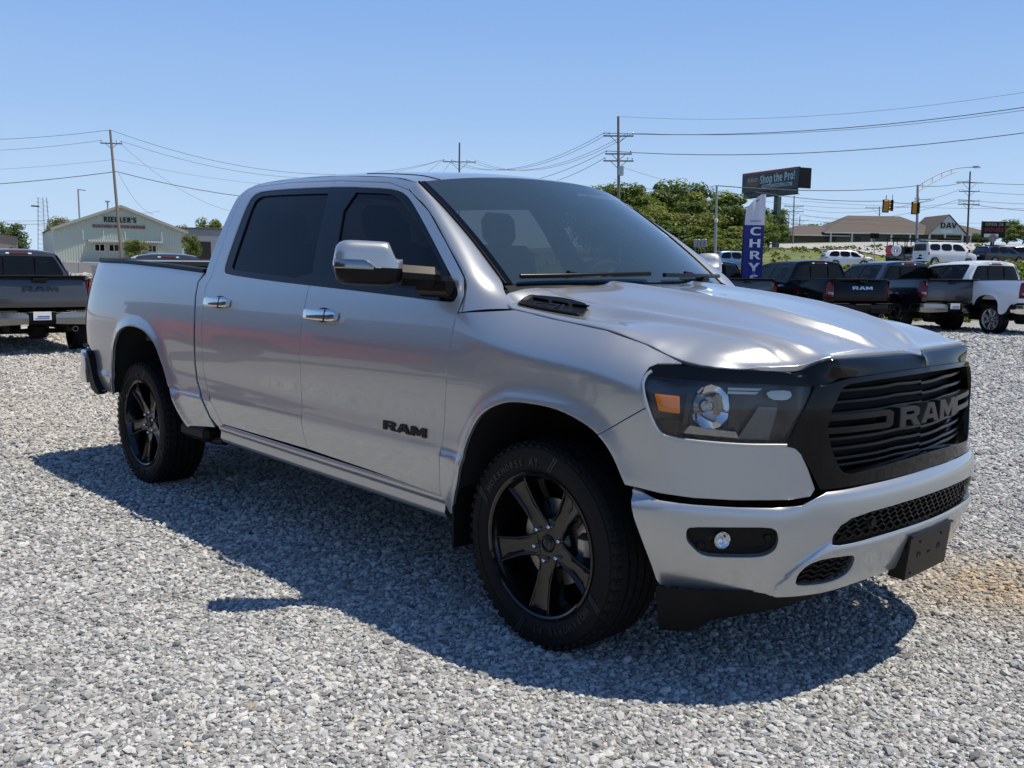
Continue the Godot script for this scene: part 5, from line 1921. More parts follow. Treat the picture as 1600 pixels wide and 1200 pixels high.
func metal_building() -> void:
	var green := mat("pale_green_metal", lin(.46, .51, .44), .55)
	var roofm := mat("weathered_roof_metal", lin(.33, .32, .28), .6)
	var fascia := mat("grey_green_trim", lin(.22, .26, .22), .6)
	var frame := mat("white_frame", lin(.62), .5)
	var conc: Material = M.concrete
	# front wall from L to R, seen from the lot
	var L := Vector3(-109.5, 1.45, -33.1)
	var Rr := Vector3(-105.9, 1.45, -46.7)
	var X := (Rr - L)
	var W := X.length()
	X = X.normalized()
	var Z := X.cross(Vector3.UP).normalized()      # outwards, towards the lot
	if Z.x < 0.0: Z = -Z
	var root := thing("metal_building", "pale green metal workshop with gabled roof and red and black letters", "building", L)
	root.basis = Basis(X, Vector3.UP, Z)
	var H := 3.75
	var P := 6.35
	var mb := MB.new()
	mb.prism(pv([0, 0, W, 0, W, H, W * .5, P, 0, H]), 22.0)
	obj("wall", mb, green, root)
	mb = MB.new()
	var n := 52
	for k in n:
		var x := (k + .5) * W / n
		var top := lerpf(H, P, 1.0 - absf(x / W * 2.0 - 1.0)) - .12
		var y0 := 0.0
		mb.box(Vector3(x, (top + y0) * .5, .025), Vector3(.05, top - y0, .05), .01)
	var rb := obj("wall_rib", mb, green, root)
	rb.set_meta("kind", "stuff")
	for sg in [0, 1]:
		mb = MB.new()
		var a := Vector3(-.25 if sg == 0 else W + .25, H - .12, 0)
		var b := Vector3(W * .5, P + .06, 0)
		var d := (b - a)
		var nn := Vector3(-d.y, d.x, 0).normalized() * (1.0 if sg == 0 else -1.0)
		mb.flat_quad(a + Vector3(0, 0, .5), b + Vector3(0, 0, .5), b + Vector3(0, 0, -22.3), a + Vector3(0, 0, -22.3), nn)
		mb.flat_quad(a + Vector3(0, -.12, .5), b + Vector3(0, -.12, .5), b + Vector3(0, -.12, -22.3), a + Vector3(0, -.12, -22.3), -nn)
		mb.bar(a + Vector3(0, -.1, .5), b + Vector3(0, -.1, .5), .06, .30, .0, nn)
		obj("roof", mb, roofm, root)
	# awning over the door and windows
	mb = MB.new()
	mb.box(Vector3(W * .52, 2.40, .9), Vector3(7.9, .10, 1.7), .01)
	var aw := obj("awning", mb, fascia, root)
	mb = MB.new()
	for k in 40: mb.box(Vector3(W * .52 - 3.85 + k * .197, 2.36, 1.76), Vector3(.12, .17, .04), .0)
	obj("awning_scallops", mb, frame, aw).set_meta("kind", "stuff")
	for x in [.21, .36, .52, .80]:
		mb = MB.new()
		mb.bar(Vector3(W * x, 2.45, 1.3), Vector3(W * x, 3.5, 1.1), .04, .04)
		obj("awning_stay", mb, frame, aw)
	for e in [[4.7, 1.0], [6.2, 1.0], [10.3, .85]]:
		mb = MB.new()
		mb.box(Vector3(e[0], 1.62, .10), Vector3(1.15 * e[1], .86, .10), .01)
		var w := obj("window", mb, frame, root)
		for s in [-.26, .26]:
			mb = MB.new()
			mb.box(Vector3(e[0] + s * e[1], 1.62, .145), Vector3(.44 * e[1], .70, .03), .004)
			obj("pane", mb, M.gloss, w)
	mb = MB.new()
	mb.box(Vector3(7.9, .95, .10), Vector3(1.0, 1.9, .10), .01)
	var dr := obj("door", mb, fascia, root)
	mb = MB.new()
	mb.box(Vector3(7.9, 1.2, .155), Vector3(.55, .9, .02), .004)
	obj("pane", mb, M.gloss, dr)
	sign_text("shop_lettering", "RIEDLER'S", .58, root, Vector3(W * .5 - .1, 4.78, .12), Basis(), M.badge, .92, .10)
	mb = MB.new()
	mb.box(Vector3(W * .5 - .2, 4.02, .07), Vector3(5.6, .34, .05), .005)
	var sb := obj("sign_strip", mb, fascia, root)
	sign_text("shop_lettering", "ELECTRIC MOTOR REPAIR", .30, sb, Vector3(W * .5 - .2, 4.02, .13), Basis(), mat("sign_red", lin(.30, .02, .02), .5), 1.12, .05)
	for x in [.45]:
		mb = MB.new()
		mb.bar(Vector3(W * x, 5.9, -6), Vector3(W * x, 7.1, -6), .14, .14)
		mb.box(Vector3(W * x, 7.15, -6), Vector3(.5, .18, .3), .02)
		obj("chimney", mb, fascia, root)
	# the step in the ground the shop stands on
	var wl := thing("concrete_wall", "low pale concrete retaining wall below the metal workshop", "wall", L)
	wl.basis = root.basis
	for k in 9:
		mb = MB.new()
		mb.box(Vector3(-9 + k * 4.4, -.76, 5.2), Vector3(4.37, 1.45, .3), .015)
		obj("wall_panel", mb, conc, wl)
	mb = MB.new()
	mb.flat_quad(L + X * -60 + Z * 5.1 + Vector3(0, -.06, 0), L + X * 60 + Z * 5.1 + Vector3(0, -.06, 0), L + X * 60 - Z * 90 + Vector3(0, -.06, 0), L + X * -60 - Z * 90 + Vector3(0, -.06, 0), Vector3.UP)
	mb.flat_quad(L + X * -60 + Z * 5.1 + Vector3(0, -.06, 0), L + X * 60 + Z * 5.1 + Vector3(0, -.06, 0), L + X * 60 + Z * 5.1 + Vector3(0, -1.7, 0), L + X * -60 + Z * 5.1 + Vector3(0, -1.7, 0), Z)
	for k in mb.uv.size(): mb.uv[k] = Vector2(mb.v[k].x, mb.v[k].z) * .5
	tag(obj("yard_ground", mb, M.pale_gravel), "raised yard the workshop stands on", "", "", "structure")
	# neighbours
	var gm := mat("grey_metal", lin(.20, .22, .24), .6)
	var g2 := thing("grey_shed", "long grey flat roofed shed right of the metal workshop", "building", Vector3(-111.0, 1.4, -49.5))
	g2.basis = root.basis
	mb = MB.new()
	mb.box(Vector3(5, 2.1, -2), Vector3(16, 4.2, 10), .03)
	obj("wall", mb, gm, g2)
	mb = MB.new()
	mb.box(Vector3(5, 4.27, -2), Vector3(16.3, .16, 10.3), .02)
	obj("roof", mb, mat("dark_trim", lin(.05), .6), g2)
	mb = MB.new()
	mb.box(Vector3(1.0, 1.5, 3.03), Vector3(2.0, 2.4, .1), .02)
	obj("garage_door", mb, M.dark, g2)
	for e in [["low tan metal shed at the left edge behind the grey pickup", -118.0, -22.5, 7.0, 3.0, 9.0, lin(.36, .35, .33)], ["long rusty brown shed between the lattice mast and the workshop", -126.0, -27.0, 14.0, 3.0, 8.0, lin(.26, .22, .18)]]:
		var s := thing("metal_shed", e[0], "shed", Vector3(e[1], 1.4, e[2]))
		s.basis = root.basis
		mb = MB.new()
		mb.prism(pv([-e[3] * .5, 0, e[3] * .5, 0, e[3] * .5, e[4], 0, e[4] + .9, -e[3] * .5, e[4]]), e[5])
		obj("wall", mb, mat("shed_metal", e[6], .6), s)
		for sg in [-1.0, 1.0]:
			mb = MB.new()
			mb.bar(Vector3(sg * (e[3] * .5 + .2), e[4] - .03, -e[5] * .5), Vector3(0, e[4] + .98, -e[5] * .5), e[5] + .4, .06, 0, Vector3(0, 0, 1)) if false else mb.flat_quad(Vector3(sg * (e[3] * .5 + .2), e[4] - .0, .2), Vector3(0, e[4] + .96, .2), Vector3(0, e[4] + .96, -e[5] - .2), Vector3(sg * (e[3] * .5 + .2), e[4], -e[5] - .2), Vector3(.3 * sg, .95, 0))
			obj("roof", mb, roofm, s)
		mb = MB.new()
		mb.box(Vector3(.5, 1.1, .04), Vector3(2.4, 2.2, .08), .01)
		obj("door", mb, M.dim_chrome, s)
	var car := thing("parked_car", "small silver car parked before the rusty shed at the left", "car", Vector3.ZERO, 0.0, "")
	make_car(car, paint("silver_car_paint", lin(.4), .5, .3), suv_spec(4.4, 1.6, .9), [[-3.0, 1.1, -3.0, 1.8, -1.3, 1.85, -.3, 1.12]], {"base": 2.6, "r": .33, "ws": [Vector2(-.44, 1.5), Vector2(.06, 1.1)], "rw": [Vector2(-3.45, 1.05), Vector2(-3.2, 1.48)], "wg": .72})
	car.position = Vector3(-112.0, 1.4, -28.0)
	car.rotation.y = 2.0

func brick_building() -> void:
	var wallm := mat("grey_brown_siding", lin(.20, .18, .165), .7)
	var roofm := tiled("brown_shingles", speckle(128, 31, [lin(.085, .070, .060), lin(.105, .087, .075), lin(.12, .10, .088), lin(.075, .062, .053)]), .9)
	roofm.uv1_scale = Vector3(14, 10, 1)
	var whitem := mat("white_column_paint", lin(.62, .61, .59), .5)
	var stone := mat("brown_stone_wall", lin(.17, .13, .10), .8)
	var A := Vector3(-101.0, 0, -196.5)
	var root := thing("long_building", "long low building with brown hipped roof and white columns on the hill", "building")
	# axes: X along the front (to the right in view), Z towards the road
	var X := Vector3(.66, 0, -.75).normalized()
	var Z := Vector3(X.z, 0, -X.x) * -1.0
	root.transform = Transform3D(Basis(X, Vector3.UP, Z), Vector3(-94.5, 6.75, -204.0))
	var bx := func(called: String, c: Vector3, s: Vector3, m: Material, par: Node) -> MeshInstance3D:
		var b := MB.new()
		b.box(c, s, .02)
		return obj(called, b, m, par)
	bx.call("wall", Vector3(-1, 1.7, -6), Vector3(26, 3.4, 12), wallm, root)
	bx.call("wall", Vector3(-17, 1.4, -5), Vector3(11, 2.8, 10), stone, root)
	bx.call("wall", Vector3(17, 1.7, -7), Vector3(14, 3.4, 10), wallm, root)
	var hip := func(x0: float, x1: float, z0: float, z1: float, y0: float, y1: float, inx: float) -> void:
		var b := MB.new()
		var zc := (z0 + z1) * .5
		var p := [Vector3(x0, y0, z1), Vector3(x1, y0, z1), Vector3(x1, y0, z0), Vector3(x0, y0, z0), Vector3(x0 + inx, y1, zc), Vector3(x1 - inx, y1, zc)]
		for f in [[0, 1, 5, 4], [2, 3, 4, 5], [1, 2, 5, 5], [3, 0, 4, 4]]:
			var nn: Vector3 = (p[f[1]] - p[f[0]]).cross(p[f[2]] - p[f[0]]).normalized()
			if nn.y < 0: nn = -nn
			if f[2] == f[3]: b.tri(b.vert(p[f[0]], nn, Vector2(0, 0)), b.vert(p[f[1]], nn, Vector2(1, 0)), b.vert(p[f[2]], nn, Vector2(.5, 1)))
			else: b.flat_quad(p[f[0]], p[f[1]], p[f[2]], p[f[3]], nn)
		obj("roof", b, roofm, root)
		b = MB.new()
		b.box(Vector3((x0 + x1) * .5, y0 - .12, z1 - .03), Vector3(x1 - x0, .24, .10), .01)
		obj("fascia", b, whitem, root)
	hip.call(-15, 13, -13.5, 2.2, 3.45, 7.6, 8.0)
	hip.call(-24, -9, -11, 1.5, 2.85, 5.2, 5.5)
	hip.call(10, 26, -13, .8, 3.45, 6.0, 7.0)
	# gabled entrance
	var g := MB.new()
	g.prism(pv([-4.1, 3.3, 4.1, 3.3, 0, 7.4]), .3)
	g.xf = Transform3D()
	var ge := obj("gable", g, whitem, root)
	ge.position = Vector3(11.5, 0, 4.2)
	for sg in [-1.0, 1.0]:
		g = MB.new()
		g.flat_quad(Vector3(11.5 + sg * 4.4, 3.25, 4.5), Vector3(11.5, 7.6, 4.5), Vector3(11.5, 7.6, -7), Vector3(11.5 + sg * 4.4, 3.25, -7), Vector3(.7 * sg, .7, 0))
		obj("roof", g, roofm, root)
	for x in [-13.5, -8.8, -4.4, 0.0, 4.2, 7.6, 11.0, 14.9, 18.5, 22.0]:
		g = MB.new()
		g.box(Vector3(x, 1.7, 4.0 if x > 7 and x < 16 else (.6 if x > 16 else 2.0)), Vector3(.36, 3.4, .36), .04)
		obj("column", g, whitem, root)
	for x in [-6.6, 2.0, 20.0]:
		g = MB.new()
		g.box(Vector3(x, 1.5, .03), Vector3(1.3, 2.4, .1), .02)
		obj("window", g, M.gloss, root)
	sign_text("gable_lettering", "DAV", 1.25, root, Vector3(11.5, 5.2, 4.28), Basis(), M.badge, 1.1, .1)
	g = MB.new()
	g.box(Vector3(11.2, 3.95, 4.25), Vector3(2.6, .8, .08), .01)
	obj("gable_sign", g, M.white, root)
	# a further building at the right edge
	var f := thing("tan_building", "tan block with dark top behind shrubs at the right edge", "building", Vector3(-62, 8.6, -228))
	f.basis = Basis(X, Vector3.UP, Z)
	g = MB.new()
	g.box(Vector3(6, 3, 0), Vector3(20, 6.0, 10), .03)
	obj("wall", g, mat("tan_wall", lin(.30, .28, .24), .7), f)
	g = MB.new()
	g.box(Vector3(6, 6.3, 0), Vector3(20.4, .7, 10.4), .03)
	obj("roof", g, mat("dark_parapet", lin(.06), .7), f)
	for k in 4:
		g = MB.new()
		g.box(Vector3(0 + k * 3.4, 3.2, 5.03), Vector3(1.6, 2.0, .1), .02)
		obj("window", g, M.gloss, f)

func wood_pole(label: String, foot: Vector3, top: Vector3, arms: Array, yaw: float, m: Material, extra := false) -> Array:
	var root := thing("utility_pole", label, "utility pole", foot, 0.0, "utility poles beyond the lot")
	var v := top - foot
	var mb := MB.new()
	mb.tube([Vector3.ZERO, v * .5, v], .17, 10, true, .11)
	obj("post", mb, m, root)
	var ends := []
	var d := Vector3(cos(yaw), 0, -sin(yaw))
	for a in arms:
		var c: Vector3 = v * a[0]
		mb = MB.new()
		mb.bar(c - d * a[1] + Vector3(0, 0, .0), c + d * a[1], .11, .12, .01)
		for sg in [-1.0, 1.0]: mb.bar(c + d * sg * a[1] * .55, c - Vector3(0, a[1] * .5, 0), .03, .05)
		obj("crossarm", mb, m, root)
		for q in a[2]:
			mb = MB.new()
			mb.xf = Transform3D(Basis(Vector3.RIGHT, -PI / 2), c + d * a[1] * q + Vector3(0, .06, 0))
			mb.lathe([Vector2(.02, 0), Vector2(.02, .1), Vector2(.06, .12), Vector2(.05, .2), Vector2(.02, .24), Vector2(0, .24)], 8)
			obj("insulator", mb, M.dim_chrome, root)
			ends.append(foot + c + d * a[1] * q + Vector3(0, .26, 0))
	if extra:
		mb = MB.new()
		mb.xf = Transform3D(Basis(Vector3.RIGHT, -PI / 2), v * .62 + Vector3(.35, 0, .1))
		mb.lathe([Vector2(0, 0), Vector2(.24, 0), Vector2(.24, .8), Vector2(0, .85)], 12)
		obj("transformer", mb, M.dim_chrome, root)
	ends.append(foot + v)
	return ends

func wire(a: Vector3, b: Vector3, sag: float, rad: float, label: String) -> void:
	var pts := []
	for k in 17:
		var f := k / 16.0
		pts.append(a.lerp(b, f) - Vector3(0, sag * 4.0 * f * (1.0 - f), 0))
	var mb := MB.new()
	mb.tube(pts, rad * .62, 5, false)
	tag(obj("power_line", mb, M.wire), label, "power line", "overhead wires")

func px(x: float, y: float, d: float) -> Vector3:       # a point d metres ahead, at a bearing noted on the photograph (1600 wide)
	var b := Basis(Vector3(.689957, .014119, -.723713), Vector3(-.097425, .992524, -.073519), Vector3(.717264, .121233, .686174))
	return Vector3(2.452168, 1.442796, 3.453777) + b * Vector3((x - 800.0) / 1484.05 * d, (600.0 - y) / 1484.05 * d, -d)

func poles_and_wires() -> void:
	M.wire = mat("wire", lin(.10), .7)
	var wood := mat("weathered_pole", lin(.17, .15, .115), .85)
	var grey := mat("galvanised", lin(.30), .5, .3)
	var p1 := wood_pole("leaning wooden utility pole before the metal workshop", Vector3(-93.8, 1.2, -34.4), px(172, 203, 95), [[.90, 1.05, [-.9, 0.5, .9]]], 1.0, wood)
	var p2 := wood_pole("distant utility pole above the silver truck's roof", Vector3(-94.8, 0, -79.4), px(718, 223, 125), [[.86, 2.2, [-.95, -.45, .45, .95]], [.74, 2.0, [-.9, .9]]], .8, wood)
	var p3 := wood_pole("tall wooden utility pole with three crossarms before the trees", Vector3(-53.0, 1.2, -62.7), px(966, 182, 85), [[.875, 1.35, [-.95, -.6, .6, .95]], [.76, 1.2, [-.9, .9]], [.715, 1.35, [-.9, .6, .9]]], .75, wood, true)
	var p4 := wood_pole("tall dark utility pole behind the traffic lights", Vector3(-57.6, 4.0, -153.0), px(1516, 268, 150), [[.87, 2.1, [-.9, .9]], [.77, 1.6, [-.9, .9]], [.66, 1.7, [-.9, .9]], [.62, 1.7, [-.9, .9]]], .75, mat("dark_pole", lin(.06, .055, .05), .8))
	var p5 := wood_pole("thin far utility pole right of the billboard", Vector3(-98, 6, -170), px(1241, 306, 195), [[.80, 2.0, [-.9, .9]], [.70, 2.0, [-.9, .9]]], .75, mat("far_pole", lin(.08), .8))
	for e in [[1233, 335, 240], [1250, 338, 240]]:
		var tp2 := px(e[0], e[1], e[2])
		wood_pole("far small lattice like pole beside the thin far pole" if e[0] == 1233 else "far small pole just right of the thin far pole", Vector3(tp2.x, 5, tp2.z), tp2, [[.9, 2.2, [-.9, .9]], [.8, 2.2, [-.9, .9]]], .75, grey)
	wood_pole("short pole with two arms above the long building's roof", px(1375, 385, 230), px(1374, 323, 230), [[.97, 3.4, [-.9, .0, .9]]], .75, wood)
	var gp := px(1117, 412, 60)
	var gt := px(1120, 290, 60)
	var mb := MB.new()
	var plain := thing("light_pole", "slim grey pole standing before the trees left of the banner", "pole", gp)
	mb.tube([Vector3.ZERO, gt - gp], .10, 10, true, .07)
	obj("post", mb, grey, plain)
	mb = MB.new()
	mb.box((gt - gp) * .55 + Vector3(.1, 0, .1), Vector3(.16, .22, .16), .02)
	obj("junction_box", mb, M.white, plain)
	# small pole and lattice mast on the left
	mb = MB.new()
	var sp := px(125, 345, 125)
	var spt := px(122, 296, 125)
	var so := thing("thin_pole", "thin metal pole with a small lamp behind the workshop roof", "pole", Vector3(sp.x, 1.4, sp.z))
	mb.tube([Vector3.ZERO, spt - Vector3(sp.x, 1.4, sp.z)], .11, 8)
	mb.bar(spt - Vector3(sp.x, 1.4, sp.z), spt - Vector3(sp.x, 1.4, sp.z) + Vector3(.2, -.1, -.9), .1, .12)
	obj("post", mb, grey, so)
	var lm0 := px(69, 365, 130)
	var lm := Vector3(lm0.x, 1.4, lm0.z)
	var lt := px(66, 309, 130)
	var la := thing("lattice_mast", "slender lattice mast with a lamp left of the metal workshop", "mast", lm)
	var hh := lt.y - 1.4
	for q in [Vector3(-.15, 0, -.9), Vector3(-.15, 0, .9), Vector3(.2, 0, 0)]:
		mb = MB.new()
		mb.tube([q, q * .6 + Vector3(0, hh, 0)], .05, 6)
		obj("leg", mb, grey, la)
	mb = MB.new()
	for k in 14:
		var y := hh * k / 14.0
		mb.bar(Vector3(-.12, y, -.8), Vector3(-.12, y + hh / 14.0, .8), .03, .03)
		mb.bar(Vector3(-.12, y, .8), Vector3(-.12, y, -.8), .03, .03)
	obj("bracing", mb, grey, la).set_meta("kind", "stuff")
	mb = MB.new()
	mb.box(Vector3(.0, hh * .86, 1.0), Vector3(.4, .18, 1.0), .05)
	obj("lamp_head", mb, M.plastic, la)
	# street lamp with curved arm and signals
	var lb := px(1432, 405, 95)
	var lp := px(1434, 289, 95)
	var lamp := thing("street_lamp", "tall grey street lamp with long curved truss arm at the junction", "street lamp", lb)
	mb = MB.new()
	mb.tube([Vector3.ZERO, lp - lb], .15, 10, true, .11)
	obj("post", mb, grey, lamp)
	mb = MB.new()
	var up := []
	var dn := []
	var tip := px(1522, 261, 97) - lb
	for k in 13:
		var f := k / 12.0
		var a := (lp - lb) * (.985) 
		up.append(a.lerp(tip, f) + Vector3(0, .55 * sin(PI * f), 0))
		dn.append(((lp - lb) * .91).lerp(tip, f) + Vector3(0, .35 * sin(PI * f), 0))
	mb.tube(up, .05, 6)
	mb.tube(dn.slice(0, 9), .04, 6)
	for k in [1, 3, 5, 7]: mb.bar(up[k], dn[k], .04, .04)
	mb.bar((lp - lb) * .80, px(1455, 311, 95) - lb, .06, .06)
	obj("arm", mb, grey, lamp)
	mb = MB.new()
	mb.box(tip + Vector3(.15, 0, -.25), Vector3(.6, .16, .9), .05, Basis(Vector3.UP, .1))
	obj("lamp_head", mb, M.dim_chrome, lamp)
	var yellow := mat("signal_yellow", lin(.55, .24, .02), .5)
	for e in [[1384, 322, 90, 0.0, "traffic signal hanging on the wire, leftmost, seen from its back"], [1394, 321, 90, 1.2, "traffic signal hanging on the wire, turned sideways, beside the leftmost one"], [1429, 325, 92, 0.0, "traffic signal before the lamp post, seen from its back"], [1435, 325, 92, 1.0, "traffic signal before the lamp post, turned sideways"]]:
		var c := px(e[0], e[1], e[2])
		var s := thing("traffic_signal", e[4], "traffic light", c, .78 + e[3], "traffic signals over the junction")
		mb = MB.new()
		mb.box(Vector3.ZERO, Vector3(.40, 1.05, .22), .03)
		obj("housing", mb, yellow if e[3] == 0.0 else M.plastic, s)
		mb = MB.new()
		mb.box(Vector3(0, 0, -.03), Vector3(.62, 1.22, .03), .01)
		if e[3] == 0.0: obj("back_plate", mb, M.plastic, s)
		for k in 3:
			mb = MB.new()
			mb.xf = Transform3D(Basis(Vector3.UP, PI), Vector3(0, .34 - .34 * k, -.11))
			mb.lathe([Vector2(.15, .0), Vector2(.15, .22)], 12)
			obj("visor", mb, yellow, s)
		mb = MB.new()
		mb.bar(Vector3(0, .52, 0), Vector3(0, 1.0, 0), .05, .05)
		obj("hanger", mb, M.plastic, s)
	# a row of grey letter boxes below the wood
	for k in 4:
		var lbx := px(1086 + k * 5.2, 394, 80)
		var lbo := thing("letter_box", ["leftmost grey letter box on a post below the wood", "second grey letter box from the left below the wood", "third grey letter box from the left below the wood", "rightmost grey letter box of the row below the wood"][k], "letter box", lbx, .8, "letter boxes below the wood")
		mb = MB.new()
		mb.bar(Vector3(0, -1.0, 0), Vector3(0, .4, 0), .07, .07)
		obj("post", mb, wood, lbo)
		mb = MB.new()
		mb.box(Vector3(0, .75, 0), Vector3(.22, .66, .3), .03)
		obj("box", mb, grey, lbo)
	# signs at the junction
	var sb := px(1479, 420, 78)
	for e in [[1366, 410, 88, 372, "small dark sign on a post left of the work truck"], [1551, 402, 96, 372, "round back of a stop sign below the message board"]]:
		var b := px(e[0], e[1], e[2])
		var t2 := px(e[0], e[3], e[2])
		var s := thing("road_sign", e[4], "road sign", b)
		mb = MB.new()
		mb.tube([Vector3.ZERO, t2 - b], .04, 6)
		obj("post", mb, grey, s)
		mb = MB.new()
		mb.xf = Transform3D(Basis(Vector3.UP, .78), t2 - b)
		if e[0] == 1366: mb.box(Vector3(0, .2, .05), Vector3(.8, .5, .02), .0)
		else:
			var oc := PackedVector2Array()
			for k in 8: oc.push_back(Vector2(cos(TAU * (k + .5) / 8), sin(TAU * (k + .5) / 8)) * .42)
			mb.prism(oc, .02)
		obj("plate", mb, M.plastic if e[0] == 1366 else mat("sign_back", lin(.30, .20, .19), .5), s)
	# message board on a post
	var mbp := px(1550, 385, 100)
	var msg := thing("message_board", "black electronic message board with red letters above a white panel", "sign", mbp, .80)
	mb = MB.new()
	mb.bar(Vector3(0, -2, 0), Vector3(0, 2.0, 0), .3, .3)
	obj("post", mb, M.plastic, msg)
	mb = MB.new()
	mb.box(Vector3(0, 1.75, 0), Vector3(2.45, 1.75, .3), .03)
	obj("cabinet", mb, M.satin, msg)
	mb = MB.new()
	mb.box(Vector3(-.25, 1.12, .16), Vector3(1.5, .36, .03), .005)
	obj("white_panel", mb, M.white, msg)
	var ledr := mat("led_red", lin(.35, .03, .02), .6)
	sign_text("message_text", "OPEN 24", .34, msg, Vector3(0, 2.28, .16), Basis(), mat("led_pale", lin(.35, .30, .28), .6), 1.0)
	sign_text("message_text", "HOURS", .40, msg, Vector3(0, 1.72, .16), Basis(), ledr, 1.1)
	# billboard
	var bt := px(1160, 274, 165)
	var br := px(1248, 266, 152)
	var X := (br - bt)
	X.y = 0.0
	var Wb := X.length()
	X = X.normalized()
	var Zb := X.cross(Vector3.UP)
	var bb := thing("billboard", "dark green billboard on a single steel post", "billboard", px(1160, 303, 165))
	bb.basis = Basis(X, Vector3.UP, Zb)
	var bg := mat("billboard_green", lin(.018, .040, .050), .5)
	var Hb := 3.4
	mb = MB.new()
	mb.box(Vector3(Wb * .5, Hb * .5, 0), Vector3(Wb, Hb, .35), .03)
	obj("panel", mb, bg, bb)
	mb = MB.new()
	mb.box(Vector3(Wb * .5, Hb - .18, .19), Vector3(Wb * .97, .36, .04), .005)
	obj("red_band", mb, mat("billboard_red", lin(.28, .05, .05), .5), bb)
	mb = MB.new()
	mb.box(Vector3(Wb * .5, -.45, -.1), Vector3(Wb * .95, .9, .5), .1)
	obj("apron", mb, mat("billboard_apron", lin(.022, .045, .055), .5), bb)
	mb = MB.new()
	mb.box(Vector3(Wb + .35, Hb * .5 - .1, -.9), Vector3(.3, Hb * .95, 2.2), .03)
	obj("second_face_edge", mb, M.satin, bb)
	mb = MB.new()
	mb.bar(Vector3(Wb * .60, -.9, -.6), Vector3(Wb * .60, -13.5, -.6), .95, .95, .1)
	obj("post", mb, mat("post_green", lin(.05, .085, .075), .5), bb)
	mb = MB.new()
	for y in [-1.0]:
		mb.box(Vector3(Wb * .5, y, .8), Vector3(Wb * 1.12, .06, .7), .0)
		for k in 8: mb.bar(Vector3(Wb * k / 7.0 * 1.1 - Wb * .05, y, 1.1), Vector3(Wb * k / 7.0 * 1.1 - Wb * .05, y + .9, 1.1), .04, .04)
	obj("catwalk", mb, M.plastic, bb)
	var pale := mat("billboard_print", lin(.42, .50, .55), .5)
	sign_text("billboard_text", "Shop the Pro!", 1.35, bb, Vector3(Wb * .64, Hb * .60, .20), Basis.from_euler(Vector3(0, 0, .02)), pale, .74)
	sign_text("billboard_text", "SCOTTSERVICEPRO.COM", .62, bb, Vector3(Wb * .64, Hb * .24, .20), Basis(), pale, .78)
	mb = MB.new()
	var el := PackedVector2Array()
	for k in 24: el.push_back(Vector2(cos(TAU * k / 24) * Wb * .14, sin(TAU * k / 24) * 1.15))
	mb.prism(el, .05)
	var lo := obj("oval_logo", mb, mat("logo_dark", lin(.07, .07, .06), .5), bb)
	lo.position = Vector3(Wb * .21, Hb * .50, .24)
	sign_text("logo_text", "SERVICE", .55, lo, Vector3(0, .35, .03), Basis(), mat("logo_tan", lin(.40, .36, .28), .5), .9)
	sign_text("logo_text", "PRO", .6, lo, Vector3(0, -.3, .03), Basis(), mat("logo_red", lin(.35, .10, .08), .5), 1.3)
	# wires
	var lft := px(-260, 225, 95)
	wire(p1[3], lft + Vector3(0, 1, 0), .8, .035, "upper wire from the leaning pole to the left")
	wire(p1[0], lft + Vector3(0, -.2, 0), .8, .028, "second wire from the leaning pole to the left")
	wire(p1[3], p2[8] if p2.size() > 8 else p2[0], 3.0, .035, "wire from the leaning pole's top to the pole over the roof")
	wire(p1[2], p2[0], 3.0, .03, "wire from the leaning pole's crossarm to the pole over the roof")
	wire(px(182, 268, 95), px(-260, 296, 95), .5, .06, "thick cable from the leaning pole to the left")
	wire(px(182, 268, 95), px(718, 290, 125), 2.5, .06, "thick cable from the leaning pole to the right")
	wire(px(180, 249, 95), px(-260, 268, 95), .5, .02, "thin wire below the crossarm to the left")
	wire(px(180, 249, 95), px(640, 285, 125), 1.5, .02, "thin wire below the crossarm to the right")
	wire(px(186, 222, 95), px(420, 336, 112), 2.0, .022, "service wire from the leaning pole towards the cab")
	wire(px(185, 270, 95), px(240, 336, 108), .8, .022, "service wire from the leaning pole to the workshop roof")
	wire(px(-60, 343, 120), px(250, 330, 120), .6, .03, "low wire behind the workshop on the left, upper")
	wire(px(-60, 348, 118), px(200, 336, 118), .6, .04, "low wire behind the workshop on the left, lower")
	for k in 4: wire(p2[k], p3[k], 2.2, .03, "wire between the two poles' top crossarms, %s from the left" % ["first", "second", "third", "fourth"][k])
	wire(p2[4], p3[4], 2.0, .035, "wire between the two poles, middle crossarm")
	wire(p2[5], p3[6], 2.0, .035, "wire between the two poles, lowest crossarm")
	wire(p2[0], px(600, 290, 170), 1.0, .03, "wire from the pole over the roof leading away")
	wire(p2[1], px(650, 300, 170), 1.0, .03, "wire from the pole over the roof leading away, lower")
	var rr := px(2000, 95, 60)
	wire(p3[0], rr, 1.6, .05, "heavy wire from the tall pole's top crossarm to the right edge")
	wire(p3[3], rr + Vector3(.5, .0, -.6), 1.6, .028, "lighter wire from the tall pole's top crossarm to the right edge")
	wire(p3[4], rr + Vector3(0, -1.75, 0), 1.7, .05, "heavy wire from the tall pole's middle crossarm to the right edge")
	wire(p3[9] if p3.size() > 9 else p3[0], rr + Vector3(0, 1.2, 0), 1.8, .02, "thin top wire from the tall pole to the right edge")
	wire(gt, px(1434, 290, 95), .4, .05, "cable from the slim grey pole to the street lamp")
	wire(px(1434, 290, 95), px(1516, 281, 150), .4, .06, "cable from the street lamp to the dark pole")
	wire(p4[0], px(1900, 262, 120), 1.2, .06, "upper wire from the dark pole to the right edge")
	wire(p4[2], px(1900, 292, 120), 1.0, .045, "second wire from the dark pole to the right edge")
	wire(p4[4], px(1900, 305, 120), 1.0, .045, "third wire from the dark pole to the right edge")
	wire(p4[6], px(1900, 330, 120), 1.0, .06, "lowest wire from the dark pole to the right edge")
